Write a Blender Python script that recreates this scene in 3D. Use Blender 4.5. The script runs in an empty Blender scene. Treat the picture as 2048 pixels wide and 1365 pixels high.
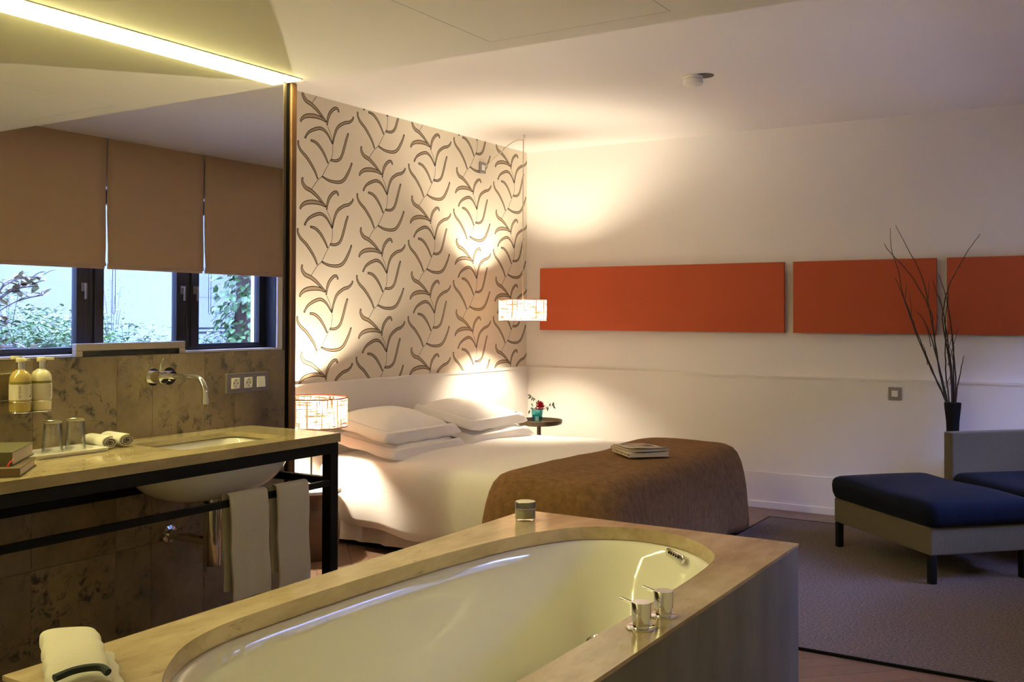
import bpy, bmesh, math, random
from mathutils import Vector, Matrix
random.seed(7)
PI = math.pi
C = bpy.context.scene.collection

# ------------------------------------------------------------------ geometry helpers
class MB:
    """collects shapes, build() links them as one mesh object"""
    def __init__(s): s.v = []; s.f = []; s.m = []; s.mi = 0
    def add(s, vs, fs):
        b = len(s.v); s.v += [tuple(p) for p in vs]
        s.f += [tuple(i + b for i in f) for f in fs]; s.m += [s.mi] * len(fs); return s
    def box(s, x0, x1, y0, y1, z0, z1):
        vs = [(x, y, z) for z in (z0, z1) for y in (y0, y1) for x in (x0, x1)]
        return s.add(vs, [(0,2,3,1),(4,5,7,6),(0,1,5,4),(2,6,7,3),(0,4,6,2),(1,3,7,5)])
    def loft(s, rings, closed=True, cap0=False, cap1=False):
        n = len(rings[0]); vs = [p for r in rings for p in r]; fs = []
        for k in range(len(rings) - 1):
            for i in range(n if closed else n - 1):
                j = (i + 1) % n
                fs.append((k*n+i, k*n+j, (k+1)*n+j, (k+1)*n+i))
        if cap0: fs.append(tuple(range(n - 1, -1, -1)))
        if cap1: fs.append(tuple((len(rings)-1)*n + i for i in range(n)))
        return s.add(vs, fs)
    def lathe(s, prof, n=32, c=(0,0,0), cap0=False, cap1=False, axis='Z'):
        rings = []
        for r, h in prof:
            ring = []
            for i in range(n):
                a = 2*PI*i/n; p = (r*math.cos(a), r*math.sin(a), h)
                if axis == 'X': p = (h, r*math.cos(a), r*math.sin(a))
                if axis == 'Y': p = (r*math.sin(a), h, r*math.cos(a))
                ring.append((p[0]+c[0], p[1]+c[1], p[2]+c[2]))
            rings.append(ring)
        return s.loft(rings, True, cap0, cap1)
    def tube(s, path, r, n=10, caps=True):
        path = [Vector(p) for p in path]; rings = []
        rr = r if isinstance(r, (list, tuple)) else [r]*len(path)
        t = (path[1]-path[0]).normalized()
        u = t.orthogonal().normalized()
        for i, p in enumerate(path):
            a = path[max(i-1,0)]; b = path[min(i+1,len(path)-1)]
            t2 = (b-a).normalized()
            u = (u - t2*u.dot(t2)).normalized(); w = t2.cross(u)
            rings.append([tuple(p + rr[i]*(math.cos(2*PI*k/n)*u + math.sin(2*PI*k/n)*w)) for k in range(n)])
        return s.loft(rings, True, caps, caps)
    def build(s, name, mat, parent=None, smooth=True, bevel=0, seg=2, sub=0, angle=40, loc=None, recalc=True):
        me = bpy.data.meshes.new(name); me.from_pydata(s.v, [], s.f)
        mats = mat if isinstance(mat, (list, tuple)) else [mat]
        for m in mats: me.materials.append(m)
        if len(mats) > 1: me.polygons.foreach_set('material_index', s.m)
        if recalc:
            bm = bmesh.new(); bm.from_mesh(me); bmesh.ops.recalc_face_normals(bm, faces=bm.faces); bm.to_mesh(me); bm.free()
        o = bpy.data.objects.new(name, me); C.objects.link(o)
        if parent: o.parent = parent
        if loc: o.location = loc
        if bevel:
            md = o.modifiers.new('bevel', 'BEVEL'); md.width = bevel; md.segments = seg; md.limit_method = 'ANGLE'; md.angle_limit = math.radians(50)
        if sub:
            md = o.modifiers.new('sub', 'SUBSURF'); md.levels = sub; md.render_levels = sub
        if smooth:
            me.polygons.foreach_set('use_smooth', [True]*len(me.polygons))
            if not sub:
                try: me.set_sharp_from_angle(angle=math.radians(angle))
                except Exception: pass
        return o

def tag(o, label=None, cat=None, group=None, kind=None):
    if label: o['label'] = label
    if cat: o['category'] = cat
    if group: o['group'] = group
    if kind: o['kind'] = kind
    return o
def thing(name, label, cat, loc=(0,0,0), rz=0, group=None):
    o = bpy.data.objects.new(name, None); C.objects.link(o); o.empty_display_size = .05
    o.location = loc; o.rotation_euler = (0,0,rz); return tag(o, label, cat, group)
def struct(o, label=None): o['kind'] = 'structure'; tag(o, label); return o
def spline(pts, n=6, closed=False):
    P = [Vector(p) for p in pts]; out = []; N = len(P)
    for i in range(N if closed else N-1):
        if closed: a,b,c,d = P[(i-1)%N],P[i],P[(i+1)%N],P[(i+2)%N]
        else: a,b,c,d = P[max(i-1,0)],P[i],P[i+1],P[min(i+2,N-1)]
        for k in range(n):
            t = k/n
            out.append(.5*((2*b)+(c-a)*t+(2*a-5*b+4*c-d)*t*t+(3*b-a-3*c+d)*t**3))
    if not closed: out.append(P[-1])
    return out
def rrect(x0, x1, y0, y1, r, n=6, dens=.08):
    """rounded rectangle outline, evenly divided sides"""
    pts = []
    cs = [(x1-r,y0+r,-PI/2),(x1-r,y1-r,0),(x0+r,y1-r,PI/2),(x0+r,y0+r,PI)]
    for k,(cx,cy,a0) in enumerate(cs):
        arc = [(cx+r*math.cos(a0+PI/2*i/n), cy+r*math.sin(a0+PI/2*i/n)) for i in range(n+1)]
        pts += arc
        nx = cs[(k+1)%4]; b = (nx[0]+r*math.cos(nx[2]), nx[1]+r*math.sin(nx[2])); a = arc[-1]
        L = math.hypot(b[0]-a[0], b[1]-a[1]); m = max(1, int(L/dens))
        pts += [(a[0]+(b[0]-a[0])*i/m, a[1]+(b[1]-a[1])*i/m) for i in range(1, m)]
    return pts
def offset(pts, d):
    out = []; n = len(pts)
    for i in range(n):
        a = pts[i-1]; b = pts[(i+1)%n]; dx, dy = b[0]-a[0], b[1]-a[1]; L = math.hypot(dx,dy) or 1
        out.append((pts[i][0]+dy/L*d, pts[i][1]-dx/L*d))
    return out
def copy_tree(o, parent=None):
    c = o.copy(); C.objects.link(c); c.parent = parent
    for ch in list(o.children): copy_tree(ch, c)
    return c

# ------------------------------------------------------------------ materials
def srgb(r, g, b):
    f = lambda c: (c/255/12.92) if c/255 <= .04045 else ((c/255+.055)/1.055)**2.4
    return (f(r), f(g), f(b), 1)
def mat(name, col, rough=.6, metal=0, spec=.5, noise=None, bump=None, sheen=0, coat=0, trans=0):
    """noise=(scale, colour2, contrast) mixes a second colour, bump=(scale, strength)"""
    m = bpy.data.materials.new(name); m.use_nodes = True; nt = m.node_tree; N = nt.nodes; L = nt.links
    b = N['Principled BSDF']; b.inputs['Base Color'].default_value = (*col[:3], 1)
    b.inputs['Roughness'].default_value = rough; b.inputs['Metallic'].default_value = metal
    b.inputs['Specular IOR Level'].default_value = spec
    if sheen: b.inputs['Sheen Weight'].default_value = sheen; b.inputs['Sheen Roughness'].default_value = .4
    if coat: b.inputs['Coat Weight'].default_value = coat; b.inputs['Coat Roughness'].default_value = .05
    if noise or bump:
        tc = N.new('ShaderNodeTexCoord')
    if noise:
        nz = N.new('ShaderNodeTexNoise'); nz.inputs['Scale'].default_value = noise[0]; nz.inputs['Detail'].default_value = 6
        L.new(tc.outputs['Object'], nz.inputs['Vector'])
        rp = N.new('ShaderNodeValToRGB'); k = noise[2] if len(noise) > 2 else .2
        rp.color_ramp.elements[0].position = .5-k; rp.color_ramp.elements[1].position = .5+k
        rp.color_ramp.elements[0].color = (*noise[1][:3],1); rp.color_ramp.elements[1].color = (*col[:3],1)
        L.new(nz.outputs['Fac'], rp.inputs['Fac']); L.new(rp.outputs['Color'], b.inputs['Base Color'])
    if bump:
        n2 = N.new('ShaderNodeTexNoise'); n2.inputs['Scale'].default_value = bump[0]; n2.inputs['Detail'].default_value = 4
        L.new(tc.outputs['Object'], n2.inputs['Vector'])
        bp = N.new('ShaderNodeBump'); bp.inputs['Strength'].default_value = bump[1]; bp.inputs['Distance'].default_value = .01
        L.new(n2.outputs['Fac'], bp.inputs['Height']); L.new(bp.outputs['Normal'], b.inputs['Normal'])
    return m
def emit(name, col, s):
    m = bpy.data.materials.new(name); m.use_nodes = True; N = m.node_tree.nodes
    N.remove(N['Principled BSDF']); e = N.new('ShaderNodeEmission'); e.inputs[0].default_value = (*col[:3],1); e.inputs[1].default_value = s
    m.node_tree.links.new(e.outputs[0], N['Material Output'].inputs[0]); return m
def stone(name, c1, c2, dark, rough, scale=3, spot=.62, attr=False, vein=0, stretch=(1,1,1)):
    m = bpy.data.materials.new(name); m.use_nodes = True; nt = m.node_tree; N = nt.nodes; L = nt.links; b = N['Principled BSDF']
    b.inputs['Roughness'].default_value = rough
    tc = N.new('ShaderNodeTexCoord'); mp = N.new('ShaderNodeMapping'); mp.inputs['Scale'].default_value = stretch
    L.new(tc.outputs['Object'], mp.inputs['Vector']); vec = mp.outputs['Vector']
    if attr:
        at = N.new('ShaderNodeAttribute'); at.attribute_name = 'slab'; ad = N.new('ShaderNodeVectorMath'); ad.operation = 'ADD'
        sc = N.new('ShaderNodeVectorMath'); sc.operation = 'SCALE'; sc.inputs['Scale'].default_value = 7.0
        L.new(at.outputs['Vector'], sc.inputs[0]); L.new(vec, ad.inputs[0]); L.new(sc.outputs[0], ad.inputs[1]); vec = ad.outputs[0]
    n1 = N.new('ShaderNodeTexNoise'); n1.inputs['Scale'].default_value = scale; n1.inputs['Detail'].default_value = 10; n1.inputs['Roughness'].default_value = .65
    L.new(vec, n1.inputs['Vector'])
    r1 = N.new('ShaderNodeValToRGB'); r1.color_ramp.elements[0].position = .35; r1.color_ramp.elements[1].position = .65
    r1.color_ramp.elements[0].color = (*c1[:3],1); r1.color_ramp.elements[1].color = (*c2[:3],1); L.new(n1.outputs['Fac'], r1.inputs['Fac'])
    n2 = N.new('ShaderNodeTexNoise'); n2.inputs['Scale'].default_value = scale*5.5; n2.inputs['Detail'].default_value = 9; n2.inputs['Roughness'].default_value = .7; n2.inputs['Distortion'].default_value = .4
    L.new(vec, n2.inputs['Vector'])
    r2 = N.new('ShaderNodeValToRGB'); r2.color_ramp.elements[0].position = spot; r2.color_ramp.elements[1].position = spot+.12
    r2.color_ramp.elements[0].color = (0,0,0,1); r2.color_ramp.elements[1].color = (1,1,1,1); L.new(n2.outputs['Fac'], r2.inputs['Fac'])
    n3 = N.new('ShaderNodeTexNoise'); n3.inputs['Scale'].default_value = scale*1.3; n3.inputs['Detail'].default_value = 3
    L.new(vec, n3.inputs['Vector'])
    r3 = N.new('ShaderNodeValToRGB'); r3.color_ramp.elements[0].position = .44; r3.color_ramp.elements[1].position = .60; L.new(n3.outputs['Fac'], r3.inputs['Fac'])
    mu = N.new('ShaderNodeMath'); mu.operation = 'MULTIPLY'; L.new(r2.outputs['Color'], mu.inputs[0]); L.new(r3.outputs['Color'], mu.inputs[1])
    mx = N.new('ShaderNodeMix'); mx.data_type = 'RGBA'; L.new(mu.outputs[0], mx.inputs['Factor']); L.new(r1.outputs['Color'], mx.inputs['A']); mx.inputs['B'].default_value = (*dark[:3],1)
    out = mx.outputs['Result']
    if vein:
        nv = N.new('ShaderNodeTexNoise'); nv.inputs['Scale'].default_value = 5; nv.inputs['Detail'].default_value = 2; nv.inputs['Distortion'].default_value = 1.2
        L.new(vec, nv.inputs['Vector']); rv = N.new('ShaderNodeValToRGB'); cr = rv.color_ramp
        cr.elements[0].position = .49; cr.elements[0].color = (0,0,0,1); cr.elements[1].position = .51; cr.elements[1].color = (0,0,0,1)
        e = cr.elements.new(.5); e.color = (vein,vein,vein,1); L.new(nv.outputs['Fac'], rv.inputs['Fac'])
        m2 = N.new('ShaderNodeMix'); m2.data_type = 'RGBA'; L.new(rv.outputs['Color'], m2.inputs['Factor']); L.new(out, m2.inputs['A']); m2.inputs['B'].default_value = (*[c*.55 for c in c1[:3]],1); out = m2.outputs['Result']
    if attr:
        at2 = N.new('ShaderNodeAttribute'); at2.attribute_name = 'slab'; hv = N.new('ShaderNodeHueSaturation'); mr = N.new('ShaderNodeMapRange')
        mr.inputs['To Min'].default_value = .82; mr.inputs['To Max'].default_value = 1.15
        L.new(at2.outputs['Fac'], mr.inputs['Value']); L.new(mr.outputs[0], hv.inputs['Value']); L.new(out, hv.inputs['Color']); out = hv.outputs['Color']
    L.new(out, b.inputs['Base Color']); return m
def glass(name, tint=(1,1,1), gloss=.12, rough=.0):
    m = bpy.data.materials.new(name); m.use_nodes = True; nt = m.node_tree; N = nt.nodes; L = nt.links; N.remove(N['Principled BSDF'])
    t = N.new('ShaderNodeBsdfTransparent'); t.inputs[0].default_value = (*tint,1); g = N.new('ShaderNodeBsdfGlossy'); g.inputs['Roughness'].default_value = rough
    fr = N.new('ShaderNodeLayerWeight'); fr.inputs['Blend'].default_value = .25
    mr = N.new('ShaderNodeMapRange'); mr.inputs['To Min'].default_value = gloss*.4; mr.inputs['To Max'].default_value = .75
    L.new(fr.outputs['Fresnel'], mr.inputs['Value'])
    mx = N.new('ShaderNodeMixShader'); L.new(mr.outputs[0], mx.inputs[0]); L.new(t.outputs[0], mx.inputs[1]); L.new(g.outputs[0], mx.inputs[2]); L.new(mx.outputs[0], N['Material Output'].inputs[0]); return m
def translucent(name, col, f=.5, weave=0):
    m = bpy.data.materials.new(name); m.use_nodes = True; nt = m.node_tree; N = nt.nodes; L = nt.links; N.remove(N['Principled BSDF'])
    d = N.new('ShaderNodeBsdfDiffuse'); t = N.new('ShaderNodeBsdfTranslucent'); mx = N.new('ShaderNodeMixShader'); mx.inputs[0].default_value = f
    for q in (d, t): q.inputs[0].default_value = (*col[:3],1)
    if weave:
        tc = N.new('ShaderNodeTexCoord'); prev = None
        for sc in ((4,4,62),(50,50,2.2)):
            mp = N.new('ShaderNodeMapping'); mp.inputs['Scale'].default_value = sc; L.new(tc.outputs['Object'], mp.inputs[0])
            nz = N.new('ShaderNodeTexNoise'); nz.inputs['Scale'].default_value = 2.2; nz.inputs['Detail'].default_value = 3; L.new(mp.outputs[0], nz.inputs[0])
            rp = N.new('ShaderNodeValToRGB'); rp.color_ramp.elements[0].position = .425; rp.color_ramp.elements[1].position = .515
            rp.color_ramp.elements[0].color = (col[0]*.035, col[1]*.028, col[2]*.018, 1); rp.color_ramp.elements[1].color = (*col[:3],1)
            L.new(nz.outputs['Fac'], rp.inputs[0])
            if prev is None: prev = rp
            else:
                mm = N.new('ShaderNodeMix'); mm.data_type = 'RGBA'; mm.blend_type = 'DARKEN'; mm.inputs['Factor'].default_value = 1
                L.new(prev.outputs[0], mm.inputs['A']); L.new(rp.outputs[0], mm.inputs['B'])
                L.new(mm.outputs['Result'], t.inputs[0]); L.new(mm.outputs['Result'], d.inputs[0])
    L.new(d.outputs[0], mx.inputs[1]); L.new(t.outputs[0], mx.inputs[2]); L.new(mx.outputs[0], N['Material Output'].inputs[0]); return m
def cloth(name, col, col2, scale=(1,1,1), ns=200, rough=.9, sheen=.3, bump=.15, k=.18):
    m = bpy.data.materials.new(name); m.use_nodes = True; nt = m.node_tree; N = nt.nodes; L = nt.links; b = N['Principled BSDF']
    b.inputs['Roughness'].default_value = rough; b.inputs['Sheen Weight'].default_value = sheen; b.inputs['Specular IOR Level'].default_value = .12
    tc = N.new('ShaderNodeTexCoord'); mp = N.new('ShaderNodeMapping'); mp.inputs['Scale'].default_value = scale; L.new(tc.outputs['Object'], mp.inputs[0])
    nz = N.new('ShaderNodeTexNoise'); nz.inputs['Scale'].default_value = ns; nz.inputs['Detail'].default_value = 5; nz.inputs['Roughness'].default_value = .7; L.new(mp.outputs[0], nz.inputs[0])
    rp = N.new('ShaderNodeValToRGB'); rp.color_ramp.elements[0].position = .5-k; rp.color_ramp.elements[1].position = .5+k
    rp.color_ramp.elements[0].color = (*col2[:3],1); rp.color_ramp.elements[1].color = (*col[:3],1); L.new(nz.outputs['Fac'], rp.inputs[0]); L.new(rp.outputs[0], b.inputs['Base Color'])
    bp = N.new('ShaderNodeBump'); bp.inputs['Strength'].default_value = bump; bp.inputs['Distance'].default_value = .004; L.new(nz.outputs['Fac'], bp.inputs['Height']); L.new(bp.outputs[0], b.inputs['Normal']); return m

M = {}
M['wall'] = mat('plaster_white', (.80,.765,.72), .85, bump=(60,.03))
M['ceil'] = mat('plaster_ceiling', (.80,.77,.73), .9)
M['trim'] = mat('painted_trim', (.80,.76,.70), .45)
M['paper'] = mat('wallpaper_ground', (.74,.67,.54), .55, noise=(1.2,(.72,.65,.52),.3))
M['leaf_fill'] = mat('wallpaper_leaf', (.36,.27,.17), .7)
M['leaf_line'] = mat('wallpaper_line', (.018,.012,.007), .7)
M['stone_wall'] = stone('stone_cladding', (.20,.15,.08), (.38,.295,.165), (.05,.042,.03), .45, 3.5, .505, attr=True)
M['stone_top'] = stone('polished_limestone', (.30,.235,.125), (.48,.39,.235), (.12,.09,.05), .11, 7, .60, vein=.15, stretch=(1,.45,1))
M['stone_tub'] = stone('limestone_deck', (.36,.27,.165), (.57,.455,.32), (.13,.10,.07), .15, 7, .60, vein=.1, stretch=(1,.35,1))
M['stone_side_shaded'] = stone('limestone_shaded', (.122,.118,.113), (.185,.178,.17), (.14,.13,.12), .5, 6, .64, stretch=(1,1,.35))  # same limestone as the deck, coloured darker and greyer for its shaded side
M['white_gloss'] = mat('white_enamel', (.83,.82,.76), .06, spec=.6, coat=.5)
M['porcelain'] = mat('porcelain', (.80,.78,.73), .12, coat=.3)
M['steel_black'] = mat('black_steel', (.005,.005,.005), .5, spec=.2)
M['chrome'] = mat('chrome', (.82,.82,.82), .05, metal=1)
M['wood_post'] = mat('walnut_trim', (.20,.095,.04), .4, noise=(6,(.12,.055,.022),.3))
M['mirror'] = mat('mirror_silver', (.86,.87,.80), 0, metal=1)
M['linen_white'] = cloth('white_linen', (.87,.84,.79), (.84,.80,.75), ns=90, sheen=.15, bump=.05)
M['linen_pillow'] = mat('pillow_linen', (.87,.84,.80), .85, spec=.15, bump=(14,.35))
M['skirt'] = cloth('skirt_linen', (.74,.66,.58), (.70,.62,.54), ns=90, sheen=.1, bump=.05)
M['throw'] = cloth('brown_velvet', (.23,.128,.054), (.14,.076,.032), scale=(1,1.6,1), ns=22, sheen=0, bump=.25)
M['terry'] = cloth('white_terry', (.80,.76,.68), (.66,.62,.55), ns=420, sheen=.3, bump=.6)
M['rug'] = cloth('grey_brown_wool', (.19,.13,.105), (.03,.021,.019), scale=(1,1.8,1), ns=85, sheen=.1, bump=.8, k=.11)
M['navy'] = cloth('navy_velvet', (.0028,.006,.015), (.002,.0035,.009), scale=(.4,2.2,1), ns=9, sheen=.02, bump=.1)
M['taupe'] = cloth('taupe_weave', (.125,.10,.057), (.08,.062,.036), scale=(3,3,.25), ns=160, sheen=.2, bump=.2)
M['orange'] = cloth('orange_canvas', (.44,.092,.040), (.41,.085,.036), ns=500, sheen=0, bump=.1)
M['canvas_edge'] = mat('raw_canvas', (.62,.56,.48), .8)
M['shade'] = translucent('shade_weave', (.62,.49,.345), .55, weave=1)
M['shade_disc'] = translucent('shade_disc', (.55,.27,.19), .15)
M['shade_trim'] = mat('coral_binding', (.50,.14,.08), .7)
M['blind'] = translucent('blind_linen', (.52,.37,.245), .08)
M['frame_dark'] = mat('window_frame_black', (.012,.013,.018), .35)
M['glass'] = glass('clear_glass', gloss=.10)
M['pane'] = glass('window_glass', (.93,.97,1), gloss=.06)
M['terracotta'] = mat('brown_clay', (.19,.11,.065), .75, noise=(7,(.12,.07,.042),.25), bump=(40,.1))
M['brass_dark'] = mat('bronze', (.10,.07,.045), .4, metal=.7)
M['white_plastic'] = mat('white_plastic', (.80,.77,.70), .35)
M['grey_plate'] = mat('grey_metal_plate', (.24,.21,.20), .35, metal=.4)
M['black'] = mat('black_matt', (.008,.008,.008), .8, spec=.1)
M['teal_glass'] = glass('teal_glass', (.42,.80,.82), gloss=.2)
M['teal_solid'] = mat('teal_glass_body', (.03,.16,.19), .08, coat=.5)
M['red_petal'] = mat('crimson_petal', (.42,.012,.045), .55, noise=(60,(.20,.004,.02),.2))
M['leaf'] = mat('leaf_green', (.055,.10,.03), .45, noise=(6,(.03,.06,.02),.3))
M['leaf_dark'] = mat('leaf_dark', (.03,.035,.018), .5)
M['twig'] = mat('dark_twig', (.028,.018,.012), .7)
M['page'] = mat('paper_edge', (.62,.52,.44), .8, noise=(1,(.50,.42,.36),.2))
M['book_green'] = mat('green_cloth_cover', (.085,.075,.03), .5)
M['book_brown'] = mat('brown_cloth_cover', (.10,.06,.025), .55)
M['red_thread'] = mat('red_ribbon', (.72,.06,.03), .6)
M['news'] = mat('newsprint', (.60,.52,.43), .8)
M['ink'] = mat('printing_ink', (.06,.05,.045), .7)
M['cover_grey'] = mat('magazine_cover', (.50,.46,.40), .35)
M['amber'] = mat('amber_soap', (.45,.34,.11), .15, coat=.4)
M['cream'] = mat('cream_soap', (.68,.62,.42), .2, coat=.4)
M['label'] = mat('label_paper', (.66,.60,.48), .5)
M['olive'] = mat('olive_band', (.20,.17,.03), .4)
M['cable'] = mat('pale_cable', (.55,.48,.38), .5)
M['bulb'] = emit('bulb_glow', (1,.86,.64), 4700)
M['strip'] = emit('strip_glow', (1,.88,.36), 38)
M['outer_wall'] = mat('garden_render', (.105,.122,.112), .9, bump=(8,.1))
M['outer_blue'] = mat('garden_door_blue', (.05,.066,.072), .6)
M['bounce_ground'] = mat('pale_bounce_ground', (.75,.72,.68), .9)  # ground coloured extra pale as a reflector, bouncing daylight onto the ceiling
M['ivy'] = mat('ivy_green', (.055,.145,.025), .5, noise=(3,(.022,.06,.013),.3))
M['ivy_trunk'] = mat('ivy_bark', (.07,.05,.035), .9, noise=(9,(.03,.022,.016),.3))
M['shrub'] = mat('shrub_green', (.085,.20,.03), .6, noise=(3,(.03,.085,.015),.3))
M['magnolia'] = mat('magnolia_leaf', (.08,.10,.028), .4, noise=(2.5,(.11,.058,.03),.25))
M['screen'] = mat('tv_screen', (.012,.013,.012), .15)
M['silver'] = mat('silver_plastic', (.55,.50,.44), .35, metal=.2)
M['dark_trim'] = mat('teal_black_trim', (.02,.03,.032), .8)
# floor oak uses a per-plank value
def oak():
    m = bpy.data.materials.new('oak_planks'); m.use_nodes = True; nt = m.node_tree; N = nt.nodes; L = nt.links; b = N['Principled BSDF']
    b.inputs['Roughness'].default_value = .38
    at = N.new('ShaderNodeAttribute'); at.attribute_name = 'plank'
    rp = N.new('ShaderNodeValToRGB'); rp.color_ramp.elements[0].color = (.13,.058,.024,1); rp.color_ramp.elements[1].color = (.22,.108,.05,1)
    L.new(at.outputs['Fac'], rp.inputs[0])
    tc = N.new('ShaderNodeTexCoord'); nz = N.new('ShaderNodeTexNoise'); nz.inputs['Scale'].default_value = 25; nz.inputs['Detail'].default_value = 6; L.new(tc.outputs['Object'], nz.inputs[0])
    mx = N.new('ShaderNodeMix'); mx.data_type = 'RGBA'; mx.blend_type = 'MULTIPLY'; mx.inputs['Factor'].default_value = .5
    L.new(rp.outputs[0], mx.inputs['A']); L.new(nz.outputs['Fac'], mx.inputs['B'])
    g = N.new('ShaderNodeBrightContrast'); g.inputs[1].default_value = .03; L.new(mx.outputs['Result'], g.inputs[0]); L.new(g.outputs[0], b.inputs['Base Color']); return m
M['oak'] = oak()

# ------------------------------------------------------------------ the setting
XA, YB, XV, XR = -4.364, 7.236, -3.21, .40
ZC, ZS, YS = 2.777, 2.444, 3.30
YF = -1.3
# floor: oak herringbone planks over a slab
mb = MB(); mb.box(XA, XR, YF, YB, -.06, -.012)
bm = bmesh.new(); lay = bm.faces.layers.float.new('plank'); PL, PW = .60, .10
def plank(cx, cy, horiz, val):
    a = PL/2-.0008; w = PW/2-.0008
    loc = [(-a,-w),(a,-w),(a,w),(-a,w)] if horiz else [(-w,-a),(w,-a),(w,a),(-w,a)]
    c, s = math.cos(PI/4), math.sin(PI/4)
    vs = []
    for x, y in loc:
        X, Y = x+cx, y+cy; vs.append(bm.verts.new((X*c-Y*s-2, X*s+Y*c+3, 0)))
    f = bm.faces.new(vs); f[lay] = val
n = int(PL/PW)
for i in range(-70, 70):
    for j in range(-14, 14):
        x0 = i*PW + j*PL; y0 = i*PW - j*PL
        if math.hypot(x0, y0) > 7.5: continue
        plank(x0+PL/2, y0+PW/2, True, random.random())
        plank(x0+PW/2, y0+PW+PL/2, False, random.random())
for co, no in (((XA,0,0),(-1,0,0)),((XR,0,0),(1,0,0)),((0,YF,0),(0,-1,0)),((0,YB,0),(0,1,0))):
    g = list(bm.verts)+list(bm.edges)+list(bm.faces)
    bmesh.ops.bisect_plane(bm, geom=g, plane_co=co, plane_no=no, clear_outer=True)
for f in bm.faces:
    if f.normal.z < 0: f.normal_flip()
# thickness
ret = bmesh.ops.extrude_face_region(bm, geom=list(bm.faces))
for v in [e for e in ret['geom'] if isinstance(e, bmesh.types.BMVert)]: v.co.z -= .012
bmesh.ops.recalc_face_normals(bm, faces=bm.faces)
me = bpy.data.meshes.new('floor'); bm.to_mesh(me); bm.free()
b0 = bmesh.new(); b0.from_mesh(me)
t_ = bpy.data.meshes.new('slab'); t_.from_pydata(mb.v, [], mb.f); b0.from_mesh(t_); b0.to_mesh(me); b0.free()
me.materials.append(M['oak']); fl = bpy.data.objects.new('floor', me); C.objects.link(fl); struct(fl, 'oak herringbone floor')

struct(MB().box(XA-.15, XA, YF, YB+.15, -.06, ZC+.1).build('wall_left', M['wall'], smooth=False))
struct(MB().box(XA, XR+.35, YB, YB+.15, -.06, ZC+.1).build('wall_back', M['wall'], smooth=False))
struct(MB().box(XA, XR+.35, YF-.15, YF, -.06, ZC+.1).build('wall_front', M['wall'], smooth=False))
struct(MB().box(XA, XR+.35, YS, YB, ZC, ZC+.1).build('ceiling', M['ceil'], smooth=False))
# lower ceiling over the bath with its access panel line
mb = MB()
px0, px1, py0, py1, g = -2.085, -1.35, 2.05, 3.185, .0022
mb.box(XA, px0-g, YF, YS, ZS, ZC+.1); mb.box(px1+g, XR+.35, YF, YS, ZS, ZC+.1)
mb.box(px0-g, px1+g, YF, py0-g, ZS, ZC+.1); mb.box(px0-g, px1+g, py1+g, YS, ZS, ZC+.1)
so = struct(mb.build('ceiling_lower', M['ceil'], smooth=False))
tag(MB().box(px0, px1, py0, py1, ZS, ZS+.02).build('access_panel', M['ceil'], so, smooth=False), 'flush access panel')
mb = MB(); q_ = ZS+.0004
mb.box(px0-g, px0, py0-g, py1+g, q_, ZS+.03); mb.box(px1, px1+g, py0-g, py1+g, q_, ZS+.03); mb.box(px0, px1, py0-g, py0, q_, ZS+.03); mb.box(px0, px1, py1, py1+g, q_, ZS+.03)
tag(mb.build('panel_gap_shade', M['black'], so, smooth=False), 'painted shade in the joint round the panel')  # black strips fill the panel gap, standing in for its shade

# right wall with the window openings (seen in the mirror)
WY0, WY1, WZ0, WZ1 = 3.985, 6.80, 1.09, 2.40
mb = MB(); X1 = XR+.35
mb.box(XR, X1, YF, WY0, -.06, ZC); mb.box(XR, X1, WY1, YB, -.06, ZC)
mb.box(XR, X1, WY0, WY1, -.06, WZ0); mb.box(XR, X1, WY0, WY1, WZ1, ZC)
struct(mb.build('wall_right', M['wall'], smooth=False))
XG = XR+.20
def window(k, yc, flip=1):
    root = bpy.data.objects.new('window_%d' % k, None); C.objects.link(root); root.location = (XG, yc, WZ0); struct(root)
    h = WZ1-WZ0; w = .4775
    mb = MB(); f0, f1 = .06, .06
    # fixed frame
    mb.box(-.03,.03,-w,-w+.035,0,h); mb.box(-.03,.03,w-.035,w,0,h); mb.box(-.03,.03,-w+.035,w-.035,0,.02); mb.box(-.03,.03,-w+.035,w-.035,h-.04,h)
    mb.build('window_frame', M['frame_dark'], root, smooth=False, bevel=.003)
    a = .122
    mb = MB(); mb.box(-.045,.02,-w+.037,-a*0-w+a,.022,h-.042); mb.box(-.045,.02,w-a,w-.037,.022,h-.042)
    mb.box(-.045,.02,-w+a,w-a,.022,.055); mb.box(-.045,.02,-w+a,w-a,h-.12,h-.042)
    sash = mb.build('sash', M['frame_dark'], root, smooth=False, bevel=.004)
    MB().box(-.012,-.006,-w+a,w-a,.055,h-.12).build('glass_pane', M['pane'], root, smooth=False)
    hy = flip*(w-.07); hd = MB(); hd.box(-.052,-.045,hy-.015,hy+.015,.49,.56); hd.tube([(-.05,hy,.545),(-.085,hy,.545)],.009); hd.box(-.095,-.08,hy-.008,hy+.008,.43,.555)
    tag(hd.build('handle', M['grey_plate'], root, bevel=.003), 'metal handle')
    return root
for k, yc in enumerate((4.455, 5.41, 6.365)): window(k+1, yc, -1 if k == 2 else 1)
# dark lining of the window reveal
mb = MB(); mb.box(XR+.02, XG+.1, 6.792, 6.80, WZ0, WZ1);  mb.box(XR+.02, XG+.1, WY0, WY0+.008, WZ0, WZ1)
struct(mb.build('trim_5', M['frame_dark'], smooth=False))
struct(MB().box(XR-.012, XG-.032, WY0, WY1, WZ0-.02, WZ0+.003).build('trim_7', M['trim'], smooth=False), 'pale window sill')

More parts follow.
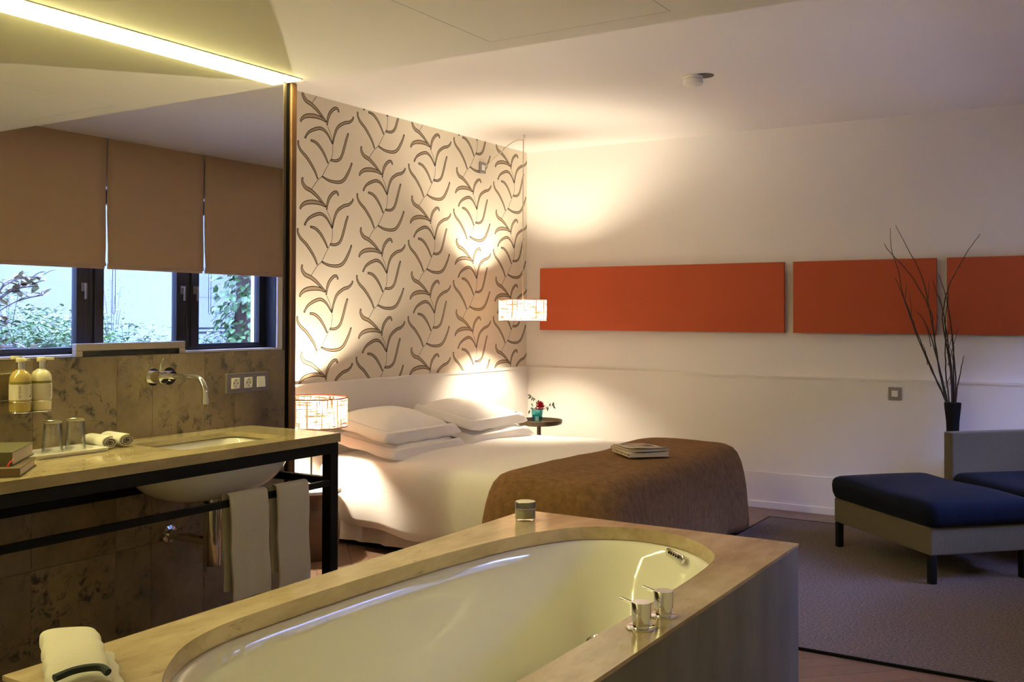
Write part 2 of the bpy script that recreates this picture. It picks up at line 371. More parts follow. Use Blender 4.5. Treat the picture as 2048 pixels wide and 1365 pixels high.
# partition wall with stone and mirror
struct(MB().box(XV-.15, XV-.02, YF, 3.275, 0, ZS).build('wall_partition', M['wall'], smooth=False))
bm = bmesh.new(); lay = bm.faces.layers.float_vector.new('slab')
joints = [YF,-.85,-.3,.1,.62,1.0,1.38,1.72,2.05,2.384,2.542,2.796,2.955,3.247]; rows = [0,.52,1.246]
for i in range(len(joints)-1):
    for j in range(2):
        r = random.random(); q = (r, random.random(), random.random()); q = (r,r,r)
        z0, z1 = rows[j], rows[j+1]; gg = .0007
        r2 = bmesh.ops.create_cube(bm, size=1)
        for v in r2['verts']:
            v.co = Vector((XV-.02+(v.co.x+.5)*.02, joints[i]+gg+(v.co.y+.5)*(joints[i+1]-joints[i]-2*gg), z0+gg+(v.co.z+.5)*(z1-z0-2*gg)))
        for f in set(f for v in r2['verts'] for f in v.link_faces): f[lay] = q
me = bpy.data.meshes.new('wall_stone'); bm.to_mesh(me); bm.free(); me.materials.append(M['stone_wall'])
o = bpy.data.objects.new('wall_stone', me); C.objects.link(o); struct(o, 'brown stone slab cladding behind the washstand')
struct(MB().box(XV-.02, XV-.008, 3.247, 3.276, 0, ZS).build('trim_4', M['black'], smooth=False))
struct(MB().box(XV-.15, XV+.004, 3.276, 3.312, 0, ZS).build('trim_3', M['wood_post'], smooth=False, bevel=.006))
mr = tag(MB().box(XV-.019, XV-.001, YF, 3.232, 1.2475, ZS-.012).build('mirror', M['mirror'], smooth=False), 'large frameless mirror on the stone wall above the washstand', 'mirror')
mb = MB(); mb.box(XV-.019, XV+.001, 3.232, 3.2465, 1.2475, ZS-.012); tag(mb.build('edge_strip', M['brass_dark'], mr, smooth=False), 'thin brass edge strip')
# light strip on the lower ceiling above the mirror
cl = thing('ceiling_light', 'long glowing light strip at the ceiling edge above the mirror', 'light', (XV, 0, ZS))
MB().box(.0, .088, YF, 3.256, -.004, 0).build('housing', M['white_plastic'], cl, smooth=False)
tag(MB().box(.002, .082, YF+.01, 3.25, -.008, -.004).build('diffuser', M['strip'], cl, smooth=False), 'lit diffuser')

# wallpaper on the left wall: leaf pattern inside one mesh
mb = MB(); mb.box(XA, XA+.002, 2.6, YB, .96, ZC)
LEAF = {'A':[(-.217,.163),(-.219,.134),(-.192,.103),(-.142,.087),(-.092,.061),(-.048,.031),(-.005,0)],
'B':[(0,-.022),(.008,.023),(.029,.065),(.068,.098),(.099,.102),(.109,.081)],
'C':[(-.009,-.001),(-.06,.016),(-.129,.018),(-.191,.006),(-.227,-.017),(-.237,-.037)],
'D':[(.054,-.133),(.07,-.074),(.102,-.017),(.162,.02),(.209,.033),(.243,.056),(.253,.077)],
'E':[(.053,-.133),(.004,-.075),(-.047,-.05),(-.104,-.06),(-.166,-.091),(-.199,-.133)],
'G':[(.035,-.237),(.09,-.235),(.133,-.208),(.163,-.143),(.183,-.087),(.203,-.04)],
'H':[(.012,-.262),(-.02,-.214),(-.059,-.172),(-.103,-.145),(-.149,-.138)],
'I':[(-.083,-.373),(-.114,-.32),(-.177,-.254),(-.232,-.215),(-.256,-.182),(-.257,-.155)],
'J':[(-.043,-.352),(.026,-.371),(.111,-.371),(.165,-.347),(.212,-.285),(.24,-.229)]}
STEM = [(.004,-.026),(.037,-.077),(.054,-.133),(.051,-.205),(.025,-.251),(-.013,-.306),(-.045,-.352),(-.083,-.38),(-.12,-.42),(-.138,-.445)]
WP = {'A':(.0035,.0115,.62,'tip0'),'B':(.003,.0095,.4,'tip1'),'C':(.003,.0125,.4,'tip1'),'D':(.003,.009,.45,'tip1'),'E':(.003,.009,.55,'tip1'),'G':(.006,.0085,.6,'tip1'),'H':(.004,.0085,.6,'tip1'),'I':(.004,.0085,.4,'tip1'),'J':(.004,.0095,.6,'tip1')}
def strip(pts, ws, x, y0, z0):
    n = len(pts); L = []; R = []
    for i in range(n):
        a = pts[max(i-1,0)]; b = pts[min(i+1,n-1)]; d = (b-a).normalized(); nn = Vector((-d.y, d.x))
        L.append(pts[i]+nn*ws[i]); R.append(pts[i]-nn*ws[i])
    out = L+R[::-1]; out = [(p.x+y0, p.y+z0) for p in out]
    vs = []
    for k in range(n): vs += [(x, L[k].x+y0, L[k].y+z0), (x, R[k].x+y0, R[k].y+z0)]
    # clip against the wall's edges
    if min(v[1] for v in vs) < 2.62: return
    lim = lambda v: (v[0], min(v[1], YB-.001), max(min(v[2], ZC-.001), .962))
    vs = [lim(v) for v in vs]
    if max(v[2] for v in vs)-min(v[2] for v in vs) < .002 or max(v[1] for v in vs)-min(v[1] for v in vs) < .0005: return
    mb.add(vs, [(2*k, 2*k+2, 2*k+3, 2*k+1) for k in range(n-1)])
def cap(pts, r): return pts
for ci in range(-3, 6):
    y0 = 4.772+.552*ci; zb = 2.088 if ci % 2 == 0 else 1.820
    for ri in range(-4, 4):
        z0 = zb+.54*ri
        if z0 < .5 or z0 > 3.3: continue
        for k, pts in LEAF.items():
            sp = [Vector((p.x, p.y)) for p in spline([(a,b,0) for a,b in pts], 5)]; N_ = len(sp)
            w0, wm, pk, tp = WP[k]; ws = []
            for i in range(N_):
                t = i/(N_-1); tt = t if tp == 'tip1' else 1-t
                q = math.sin(PI*min(1, .5*tt/pk if tt < pk else .5+.5*(tt-pk)/(1-pk)))
                ws.append(w0+(wm-w0)*q*1.0)
            # rounded knob at the tip
            if tp == 'tip1': ws[-1] = .004; ws[-2] = max(ws[-2], .0062); ws[-3] = max(ws[-3], .0058); ws[0] = w0*.7
            else: ws[0] = .004; ws[1] = max(ws[1], .0062); ws[2] = max(ws[2], .0058); ws[-1] = w0*.7
            mb.mi = 2; strip(sp, [w+.0022 for w in ws], XA+.0024, y0, z0)
            sp2 = sp[1:-1]; ws2 = [max(w-.0030, .0004) for w in ws[1:-1]]
            mb.mi = 1; strip(sp2, ws2, XA+.0028, y0, z0)
        mb.mi = 2
        sp = [Vector((p.x, p.y)) for p in spline([(a,b,0) for a,b in STEM], 4)]
        strip(sp, [.0019]*len(sp), XA+.0024, y0, z0)
wp = mb.build('wallpaper', [M['paper'], M['leaf_fill'], M['leaf_line']], smooth=False, recalc=False)
wp.parent = bpy.data.objects['wall_left']; tag(wp, 'cream wallpaper with drawn brown leaf fronds')

# panelling and skirting
mb = MB(); mb.box(XA, XA+.034, 2.6, YB, 0, .958); mb.box(XA, XA+.040, 2.6, YB-.036, .958, .976)
struct(mb.build('trim_2', M['trim'], smooth=False), 'white headboard panelling with a ledge')
mb = MB(); mb.box(XA+.034, XR, YB-.034, YB, .262, .955); mb.box(XA+.034, XR, YB-.040, YB, .955, .971); mb.box(XA+.034, XR, YB-.046, YB, .05, .262)
struct(mb.build('trim_1', M['trim'], smooth=False), 'white wall panelling with a ledge')
struct(MB().box(XA+.034, XR, YB-.056, YB, 0, .05).build('baseboard_back', M['trim'], smooth=False, bevel=.003))

# ------------------------------------------------------------------ washstand
vf = thing('washstand_frame', 'black steel washstand frame carrying the stone worktop', 'frame', (-2.70, 3.02, 0))
y_ = 3.02
def lb(x0,x1,y0,y1,z0,z1): return MB().box(x0+2.70,x1+2.70,y0-y_,y1-y_,z0,z1)
lb(-2.745,-2.70,2.985,3.03,0,.893).build('leg', M['steel_black'], vf, smooth=False, bevel=.002)
lb(-3.205,-3.165,2.985,3.03,0,.893).build('leg', M['steel_black'], vf, smooth=False, bevel=.002)
lb(-2.745,-2.70,-1.15,-1.105,0,.893).build('leg', M['steel_black'], vf, smooth=False, bevel=.002)
lb(-2.740,-2.70,-1.1,2.985,.852,.893).build('rail', M['steel_black'], vf, smooth=False, bevel=.002)
lb(-3.165,-2.745,2.99,3.03,.852,.893).build('rail', M['steel_black'], vf, smooth=False, bevel=.002)
tag(lb(-2.722,-2.702,-1.1,2.985,.724,.748).build('rail', M['steel_black'], vf, smooth=False, bevel=.002), 'slim lower rail holding the towels')
lb(-3.207,-3.180,-1.1,2.985,.724,.754).build('rail', M['steel_black'], vf, smooth=False, bevel=.002)
lb(-3.165,-2.745,3.0,3.03,.724,.754).build('rail', M['steel_black'], vf, smooth=False, bevel=.002)
# worktop with basin opening
def plate_with_hole(mb, x0,x1,y0,y1, z0,z1, hole, zo=None, mf=.35):
    n = len(hole); cx = sum(p[0] for p in hole)/n; cy = sum(p[1] for p in hole)/n
    out = []
    for (px,py) in hole:
        dx, dy = px-cx, py-cy
        t = min([((x1 if dx>0 else x0)-cx)/dx if abs(dx)>1e-9 else 1e9, ((y1 if dy>0 else y0)-cy)/dy if abs(dy)>1e-9 else 1e9])
        out.append([cx+dx*t, cy+dy*t])
    for c in ((x0,y0),(x1,y0),(x1,y1),(x0,y1)):     # snap the nearest ray to each corner
        k = min(range(n), key=lambda i: (out[i][0]-c[0])**2+(out[i][1]-c[1])**2); out[k] = list(c)
    ring = lambda pts, z: [(p[0],p[1],z) for p in pts]
    zo = z0 if zo is None else zo; far = [((p[0]-cx)*1.0+cx, p[1]) for p in out]
    mid = [(h[0]+(o[0]-h[0])*mf, h[1]+(o[1]-h[1])*mf) for h,o in zip(hole,out)]
    mb.loft([ring(out,zo), ring(out,z1), ring(hole,z1), ring(hole,z0), ring(mid,z0), ring(mid,zo), ring(out,zo)])
hole = rrect(-3.09,-2.80,2.345,2.845,.05,6,.04)
mb = MB(); plate_with_hole(mb, -3.209,-2.695,1.2,3.037,.911,.93, hole, .895, .75); mb.box(-3.209,-2.695,-1.2,1.2,.895,.93)
tag(mb.build('worktop', M['stone_top'], smooth=True, angle=30), 'polished beige stone worktop below the mirror', 'worktop')
# basin
wb = thing('washbasin', 'white oval washbasin hung under the stone worktop', 'washbasin', (-2.945,2.595,.715))
def oval(a, b, z, n=48, p=2.6, cx=0, cy=0):
    r = []
    for i in range(n):
        t = 2*PI*i/n; c, s = math.cos(t), math.sin(t)
        r.append((cx+a*abs(c)**(2/p)*(1 if c>=0 else -1), cy+b*abs(s)**(2/p)*(1 if s>=0 else -1), z))
    return r
outer = [oval(.05,.12,0), oval(.10,.20,.012), oval(.145,.265,.045), oval(.175,.31,.09), oval(.19,.335,.135), oval(.192,.342,.194)]
inner = [oval(.150,.256,.195,p=7), oval(.147,.252,.18,p=6), oval(.140,.243,.12,p=5), oval(.120,.215,.07,p=4), oval(.09,.16,.035), oval(.03,.06,.022)]
MB().loft(outer+inner, True, True, True).build('bowl', M['porcelain'], wb, sub=1)
MB().lathe([(.0,.024),(.022,.026),(.022,.03),(.0,.031)], 20).build('waste', M['chrome'], wb)
# wall tap
tp = thing('wall_tap', 'chrome wall mounted basin tap with curved spout and lever', 'tap', (XV,2.58,1.16))
MB().lathe([(0,0),(.033,0),(.033,.008),(.0,.008)], 32, (0,-.04,0), axis='X').build('escutcheon', M['chrome'], tp)
MB().lathe([(0,0),(.034,0),(.034,.008),(.0,.008)], 32, (0,.034,0), axis='X').build('escutcheon', M['chrome'], tp)
hd = MB().lathe([(.024,.008),(.024,.068),(.022,.070),(0,.070)], 32, (0,-.04,0), axis='X').build('handle', M['chrome'], tp)
MB().tube([(.045,-.04,.022),(.047,-.04,.048),(.058,-.036,.076)], [.0042,.0042,.0042], 10).build('lever', M['chrome'], hd)
MB().lathe([(.020,.008),(.020,.03),(.0,.03)], 24, (0,.034,0), axis='X').build('collar', M['chrome'], tp)
sp_ = [(0.03,.034,0),(.10,.034,0)]+[(.155+.055*math.sin(a),.034,-.055+.055*math.cos(a)) for a in [i*PI/2/8 for i in range(9)]]+[(.21,.034,-.085)]
spt = MB().tube(sp_, .0115, 14).build('spout', M['chrome'], tp)
MB().lathe([(.0135,-.10),(.0135,-.075)], 20, (.21,.034,0), True, True).build('aerator', M['chrome'], spt)
# bottle trap
bt = thing('bottle_trap', 'chrome bottle trap and waste pipe under the basin', 'pipe', (-2.95,2.61,.46))
MB().lathe([(0,0),(.031,0),(.033,.003),(.033,.235),(.0,.235)], 28).build('body', M['chrome'], bt)
MB().lathe([(.018,.235),(.018,.262)], 20).build('neck', M['chrome'], bt)
MB().tube([(-.025,.0,.085),(-.25,.01,.085)], .019, 16).build('pipe', M['chrome'], bt)
MB().lathe([(0,-.258),(.036,-.258),(.034,-.25),(.02,-.246)], 28, (0,.01,.085), axis='X').build('flange', M['chrome'], bt)
# socket plate
sk = thing('socket_plate', 'grey plate with two power sockets and a switch on stone', 'socket', (XV,3.02,1.113))
MB().box(0,.012,-.118,.118,-.041,.041).build('plate', M['grey_plate'], sk, smooth=False, bevel=.002)
for i in range(2):
    yc = -.071+.071*i
    s_ = MB().box(.012,.0145,yc-.0225,yc+.0225,-.0225,.0225).build('socket', M['white_plastic'], sk, smooth=False, bevel=.001)
    m2 = MB().lathe([(.020,.0146),(.020,.0165),(.0175,.0165),(.0165,.0148),(0,.0148)], 28, (0,yc,0), axis='X'); m2.build('ring', M['white_plastic'], s_)
    m3 = MB()
    for d in (-.0095,.0095): m3.lathe([(.0028,.0149),(.0,.0152)], 12, (0,yc+d,0), axis='X')
    m3.box(.0149,.0156,yc-.002,yc+.002,.012,.016); m3.box(.0149,.0156,yc-.002,yc+.002,-.016,-.012)
    m3.build('pin_hole', M['black'], s_)
MB().add([(.0125,.0485,-.0225),(.0125,.0935,-.0225),(.0125,.0935,.0225),(.0125,.0485,.0225),(.019,.0485,-.0225),(.019,.0935,-.0225),(.0145,.0935,.0225),(.0145,.0485,.0225)],
    [(4,5,6,7),(0,1,5,4),(1,2,6,5),(2,3,7,6),(3,0,4,7)]).build('switch', M['white_plastic'], sk, smooth=False, bevel=.001)
# soap bottles in a wire holder
def bottle(y, liquid, label):
    b = thing('soap_bottle', label, 'bottle', (-3.135,y,1.078), random.uniform(-.2,.2), 'pump bottles on the stone wall')
    MB().lathe([(0,0),(.032,0),(.034,.003),(.034,.104),(.032,.118),(.025,.130),(.014,.137),(.013,.140)], 32).build('body', liquid, b)
    MB().lathe([(.0343,.040),(.0343,.091)], 32).build('paper_label', M['label'], b)
    MB().lathe([(.0344,.091),(.0344,.099)], 32).build('band', M['olive'], b)
    pr = MB(); random.seed(3)
    for ang0, n_, w_ in ((-.75,9,.30),(.35,7,.34)):
        for k in range(n_):
            z = .086-.0048*k; a0 = ang0; a1 = ang0+w_*random.uniform(.6,1)
            if n_ == 7: a1 = ang0+w_; a0 = a1-w_*random.uniform(.4,1)
            r = .0347; q = [a0+(a1-a0)*i/4 for i in range(5)]
            vs = [(r*math.cos(t),r*math.sin(t),z) for t in q]+[(r*math.cos(t),r*math.sin(t),z-.0016) for t in q]
            pr.add(vs, [(i,i+1,i+6,i+5) for i in range(4)])
    pr.lathe([(.0,.0346),(.003,.0346)], 8, (0,.012,.051), axis='X')
    pr.build('lettering', M['ink'], b, smooth=False)
    MB().lathe([(.0135,.139),(.0135,.163),(.0,.163)], 24).build('collar', M['chrome'], b)
    h = MB().lathe([(.014,.163),(.0145,.165),(.0145,.176),(.013,.178),(0,.178)], 24); h.box(.0,.040,-.006,.006,.168,.176)
    h.build('pump_head', M['cream'], b, bevel=.001)
    return b
bottle(1.957, M['amber'], 'soap bottle half filled with amber liquid, left in wire holder')
b2 = bottle(2.031, M['cream'], 'soap bottle of cream lotion, right in wire holder'); b2.rotation_euler.z = 1.0
hr = thing('bottle_holder', 'chrome wire holder for two soap bottles on stone wall', 'holder', (XV,1.994,1.075))
w = MB()
for yy in (-.037,.037):
    for z in (.036,.001):
        w.tube([(.075+.0375*math.cos(a), yy+.0375*math.sin(a), z) for a in [2*PI*i/28 for i in range(29)]], .0016, 6)
for z in (.036,.001): w.tube([(.0,0,z),(.04,0,z)], .002, 6)
w.tube([(.002,-.08,.036),(.002,.08,.036),(.002,.08,.125),(.002,-.08,.125),(.002,-.08,.036)], .002, 6)
w.tube([(.002,-.08,.125),(.037,-.08,.125)], .0016, 6)
w.build('wire', M['chrome'], hr)
pl = MB(); 
for yy in (-.037,.037): pl.lathe([(0,.0),(.036,.0),(.036,.0025),(0,.0025)], 28, (.075,yy,0))
pl.build('base', M['chrome'], hr)
# tray and tumblers
tr = MB(); n0 = rrect(-.075,.075,-.13,.13,.008,4,.06); n1 = offset(n0,.006)
z3 = lambda pts,z: [(p[0],p[1],z) for p in pts]
tr.loft([z3(n0,0),z3(n1,.014),z3(offset(n0,.003),.014),z3(offset(n0,-.003),.004)], True, True, True)
o = tr.build('tray', M['porcelain'], loc=(-3.075,2.065,.93)); tag(o, 'white rectangular tray under the two glasses', 'tray')
def tumbler(y, label):
    t = thing('tumbler', label, 'glass', (-3.118,y,.9341), 0, 'upturned glasses on the tray')
    MB().lathe([(.0345,0),(.030,.095),(.0285,.103),(0,.104)], 32).build('wall', M['glass'], t)
    MB().lathe([(.0325,.0),(.0285,.092),(0,.093)], 32).build('inner_wall', M['glass'], t)
    tag(MB().lathe([(.0295,.098),(.0305,.100),(.029,.1042),(.026,.1046),(.024,.103)], 32).build('base_rim', mat('thick_glass_edge', (.34,.30,.17), .08, coat=.5) if 'edge' not in M else M['edge'], t), 'thick glass base rim')
M['edge'] = mat('thick_glass_edge', (.34,.30,.17), .08, coat=.5)
tumbler(2.064, 'upturned clear glass next to the books'); tumbler(2.150, 'upturned clear glass next to the rolled towels')
# rolled towels
def roll(y, x1, label):
    o = MB(); L = .135; a, b = .0335, .0235; spi = []
    for k in range(90):
        t = k/89; ang = 2*PI*2.6*t+1.2; r = 1-.78*t
        spi.append((a*r*math.cos(ang), b*r*math.sin(ang)))
    # spiral sheet with thickness
    rings = []; th = .0052
    inner = [(p[0]*(1-th/.02*.55), p[1]*(1-th/.02*.75)) for p in spi]
    loop = spi + inner[::-1]
    for x in (-L/2,-L/2+.006,L/2-.006,L/2):
        s = .97 if abs(x) > L/2-.001 else 1
        rings.append([(x,p[0]*s,p[1]*s+b) for p in loop])
    o.loft(rings); o.add([(L/2,p[0]*.97,p[1]*.97+b) for p in loop]+[(-L/2,p[0]*.97,p[1]*.97+b) for p in loop],
        [(i,i+1,2*len(spi)-2-i,2*len(spi)-1-i) for i in range(len(spi)-1)]+[(180+i,180+i+1,180+2*len(spi)-2-i,180+2*len(spi)-1-i) for i in range(len(spi)-1)])
    ob = o.build('rolled_towel', M['terry'], loc=(x1-L/2,y,.9305), angle=60); ob.rotation_euler.z = -.12
    tag(ob, label, 'towel', 'rolled face towels on the worktop')
roll(2.232, -3.03, 'small white rolled towel directly beside the glasses'); roll(2.305, -3.035, 'small white rolled towel nearer the basin')
# books
def book(cx, cy, z, rz, L, W, T, cover, label, ribbon=False):
    b = thing('book', label, 'book', (cx,cy,z), rz, 'old books on the worktop')
    t = .003; cv = MB(); cv.box(-L/2,L/2,-W/2,W/2,0,t); cv.box(-L/2,L/2,-W/2,W/2,T-t,T); cv.box(-L/2,L/2,-W/2,-W/2+t,t,T-t)
    cv.build('cover', cover, b, smooth=False, bevel=.0008)
    pg = MB().box(-L/2+.004,L/2-.004,-W/2+t,W/2-.004,t,T-t); pg.build('pages', M['page'], b, smooth=False)
    if ribbon:
        r = MB()
        for k,(dx,e) in enumerate(((0,-.008),(.002,.004),(.004,.012),(.001,.018))):
            r.tube([tuple(p) for p in spline([(L/2-.006,-W/2+.01,T*.55),(L/2+.004,-W/2-.004,T*.5),(L/2+dx-.008,-W/2-.012,T*.2),(L/2-.012+e*.3,-W/2-.016+e*.2,-.022),(L/2-.016+e,-W/2-.018,-.052)],4)], .0011, 5)
        tag(r.build('ribbon', M['red_thread'], b), 'red ribbon bookmark with frayed ends')
ra = math.radians(47)
book(-2.874,1.724,.9305, ra, .17,.235,.026, M['book_brown'], 'thin brown book at the bottom of the pair')
book(-2.935,1.742,.957, ra-.05, .18,.25,.040, M['book_green'], 'thick dark green book on top with red ribbon bookmark', True)
# towels on the rail
def hung_towel(y0, y1, zb, zb2, label, seed):
    random.seed(seed); mb = MB(); n = 16; path = []
    zr = .7555
    for i in range(15): path.append((-2.693+.003*math.sin(i*.7), zb+(zr-zb)*i/14))
    for i in range(1,8): a = PI*i/8; path.append((-2.712+.019*math.cos(a), zr+.016*math.sin(a)))
    for i in range(13): path.append((-2.731-.004*math.sin(i*.5), zr-(zr-zb2)*i/12))
    rings = []
    th = .007
    for k in range(n+1):
        t = k/n; y = y0+(y1-y0)*t; ring_o = []; ring_i = []
        for i,(x,z) in enumerate(path):
            a = path[max(i-1,0)]; b = path[min(i+1,len(path)-1)]; dx, dz = b[0]-a[0], b[1]-a[1]; L = math.hypot(dx,dz) or 1
            nx, nz = dz/L, -dx/L
            low = max(0,(zr-z)/(zr-zb)); w = .004*math.sin(t*7+seed)*low + .003*math.sin(t*13+seed*2)*low
            sh = .022*low*(1 if x > -2.712 else .4)       # the cloth leans as it hangs
            e = 1 if 0 < k < n else .55
            ring_o.append((x+nx*th*e+w, y+sh*.6, z)); ring_i.append((x-nx*th*e+w, y+sh*.6, z))
        rings.append(ring_o+ring_i[::-1])
    mb.loft(rings, True, True, True)
    o = mb.build('hand_towel', M['terry'], angle=50); tag(o, label, 'towel', 'hand towels on the lower rail')
hung_towel(2.462,2.638,.395,.425,'white hand towel on the lower rail nearer the trap',1)
hung_towel(2.688,2.850,.392,.44,'white hand towel on the lower rail nearer the front leg',2)

# ------------------------------------------------------------------ bathtub
tub = thing('bathtub', 'large white bathtub set in a limestone surround', 'bathtub', (-1.475,2.26,0))
TX, TY = -1.475, 2.26
x0, x1, y0, y1, zt = -2.0-TX, -.948-TX, 1.215-TY, 3.315-TY, .65
rim = [(-1.083,2.70),(-1.106,2.955),(-1.155,3.06),(-1.238,3.155),(-1.345,3.222),(-1.47,3.245),(-1.59,3.215),(-1.70,3.125),(-1.785,2.93),(-1.832,2.70),(-1.858,2.46),(-1.878,2.16),(-1.885,1.88),(-1.882,1.72),(-1.855,1.595),(-1.80,1.49),(-1.70,1.375),(-1.60,1.315),(-1.475,1.29),(-1.35,1.31),(-1.24,1.36),(-1.15,1.45),(-1.10,1.58),(-1.082,1.75),(-1.078,2.0),(-1.078,2.35)]
rimp = [(p.x-TX, p.y-TY) for p in spline([(a,b,0) for a,b in rim], 4, True)]
# counter-clockwise order for offset()
mb = MB(); plate_with_hole(mb, x0,x1,y0,y1,.605,zt,rimp,.640)
deck = mb.build('deck', M['stone_tub'], tub, smooth=True, angle=30)
mb = MB(); g = .004
mb.box(x1-.022,x1-.0015,y0+.002,y1-.002,.0,.6385); mb.box(x0+.0015,x0+.022,y0+.002,y1-.002,.0,.6385); mb.box(x0+.022,x1-.022,y1-.022,y1-.0015,.0,.6385); mb.box(x0+.022,x1-.022,y0+.0015,y0+.022,.0,.6385)
tag(mb.build('surround', M['stone_side_shaded'], tub, smooth=False), 'limestone side panels, shade in the colour')
cxr = sum(p[0] for p in rimp)/len(rimp); cyr = sum(p[1] for p in rimp)/len(rimp)
def sc(pts, sx, sy, z, dy=0): return [(cxr+(p[0]-cxr)*sx, cyr+dy+(p[1]-cyr)*sy, z) for p in pts]
ob = offset(rimp, .020)
rings = [sc(ob,1.0,1.0,.598), sc(rimp,1.0,1.0,.604), sc(rimp,.975,.985,.603), sc(rimp,.955,.972,.592), sc(rimp,.93,.955,.56), sc(rimp,.90,.93,.48), sc(rimp,.87,.895,.38), sc(rimp,.83,.85,.29), sc(rimp,.76,.79,.22), sc(rimp,.64,.70,.178), sc(rimp,.45,.55,.16), sc(rimp,.2,.3,.155), sc(rimp,.02,.03,.155)]
outer = [sc(rimp,.02,.03,.135), sc(rimp,.55,.60,.135), sc(rimp,.80,.82,.20), sc(rimp,.90,.92,.36), sc(rimp,.97,.97,.56), sc(ob,.995,.995,.585), sc(ob,1,1,.598)]
tag(MB().loft(outer+rings, True, True, True).build('basin', M['white_gloss'], tub, angle=180), 'glossy white basin')
# overflow plate at the far end, drain and jet fitting
def ofw():
    pass
n2 = [(-.055,-.011),(.055,-.011)]
ov = MB(); pts = [( -.052+.014*math.cos(a), .014*math.sin(a)) for a in [PI/2+PI*i/8 for i in range(9)]]+[(.052+.014*math.cos(a), .014*math.sin(a)) for a in [-PI/2+PI*i/8 for i in range(9)]]
ov.loft([[(p[0],0,p[1]) for p in pts],[(p[0],-.008,p[1]) for p in pts],[(p[0]*.93,-.011,p[1]*.8) for p in pts]], True, True, True)
ovo = ov.build('overflow', M['chrome'], tub, angle=40)
dots = MB()
for i in range(5): dots.lathe([(.0055,-.0118),(.0,-.0122)], 10, (-.036+.018*i,0,.002), axis='Y')
dots.build('slot', M['black'], ovo)
ovo.location = (-1.318-TX, 3.165-TY, .592); ovo.rotation_euler = (math.radians(-14),0,math.radians(-42))
MB().lathe([(0,.006),(.03,.006),(.034,.0),(.034,-.004)], 28, (0,0,.158)).build('drain', M['chrome'], tub)
MB().tube([tuple(p) for p in spline([(-1.095-TX,2.25-TY,.585),(-1.14-TX,2.25-TY,.592),(-1.166-TX,2.25-TY,.580),(-1.174-TX,2.25-TY,.555)],5)], .013, 14).build('spout', M['chrome'], tub)
# deck valves
def valve(x, y, label):
    v = thing('bath_valve', label, 'tap', (x,y,.6502), math.radians(172), 'chrome valves on the bath deck')
    MB().lathe([(0,0),(.036,0),(.036,.003),(.034,.0045),(.0,.0045)], 36).build('escutcheon', M['chrome'], v)
    MB().lathe([(.0205,.0045),(.0205,.022)], 32).build('stem', M['chrome'], v)
    MB().lathe([(.0205,.022),(.0238,.0225),(.0238,.062),(.0232,.063),(0,.063)], 36).build('knob', M['chrome'], v)
    MB().tube([(.018,0,.055),(.060,0,.062)], .0042, 12).build('lever', M['chrome'], v)
valve(-1.012,2.215,'chrome bath valve nearer the camera'); valve(-1.006,2.335,'chrome bath valve nearer the bed')
# candle jar
cj = thing('candle_jar', 'small glass jar with grey metal lid on the bath deck', 'jar', (-1.905,3.155,.6505))
MB().lathe([(0,0),(.033,0),(.0375,.004),(.0375,.042),(.035,.046),(.033,.047)], 36).build('jar', M['glass'], cj)
MB().lathe([(0,.008),(.0345,.008),(.0345,.037),(.0,.037)], 32).build('wax', mat('pale_wax', (.36,.34,.24), .3), cj)
MB().lathe([(.036,.046),(.038,.047),(.038,.066),(.036,.068)], 36).build('lid', mat('grey_lid', (.16,.16,.15), .35, metal=.6), cj)
tag(MB().lathe([(.036,.068),(.034,.0685),(0,.0682)], 36).build('lid_top', mat('pale_lid_top', (.75,.70,.62), .4), cj), 'pale lid disc')
# folded towel on the near corner
ft = thing('folded_towel', 'thick white folded towel on the near corner of the bath', 'towel', (-1.84,1.275,.651), math.radians(-31))
def fold(x0,x1,y0,y1,z0,z1,r,name,par,mt,sag=.004):
    mb = MB(); rings = []; m = 18
    for k in range(m+1):
        t = k/m; x = x0+(x1-x0)*t; e = min(t,1-t)*m; s = 1 if e >= 2 else (.80,.95)[int(e)]
        hy, hz = (y1-y0)/2*(.97 if e < 1 else 1), (z1-z0)/2*s; cy, cz = (y0+y1)/2, z0+hz
        ring = []
        for i in range(28):
            a = 2*PI*i/28; c, q = math.cos(a), math.sin(a); p = 3.4
            yy = cy+hy*abs(c)**(2/p)*(1 if c>=0 else -1)+.0025*math.sin(x*70+1)
            zz = cz+hz*abs(q)**(2/p)*(1 if q>=0 else -1)+(sag*math.sin(x*22+yy*18) if q > .2 else 0)
            ring.append((x,yy,max(zz,z0)))
        rings.append(ring)
    mb.loft(rings, True, True, True); return mb.build(name, mt, par, angle=60)
fold(-.15,.20,-.062,.052,.026,.078,.02,'upper_fold',ft,M['terry'])
fold(-.11,.20,-.05,.080,0,.027,.01,'lower_fold',ft,M['terry'],.001)
sc_ = tag(MB().tube([tuple(p) for p in spline([(.205,-.05,.080),(.19,-.02,.0835),(.185,.008,.084),(.19,.032,.082),(.205,.042,.076)],5)], .0075, 8).build('edging', M['dark_trim'], ft), 'dark teal scalloped edging')

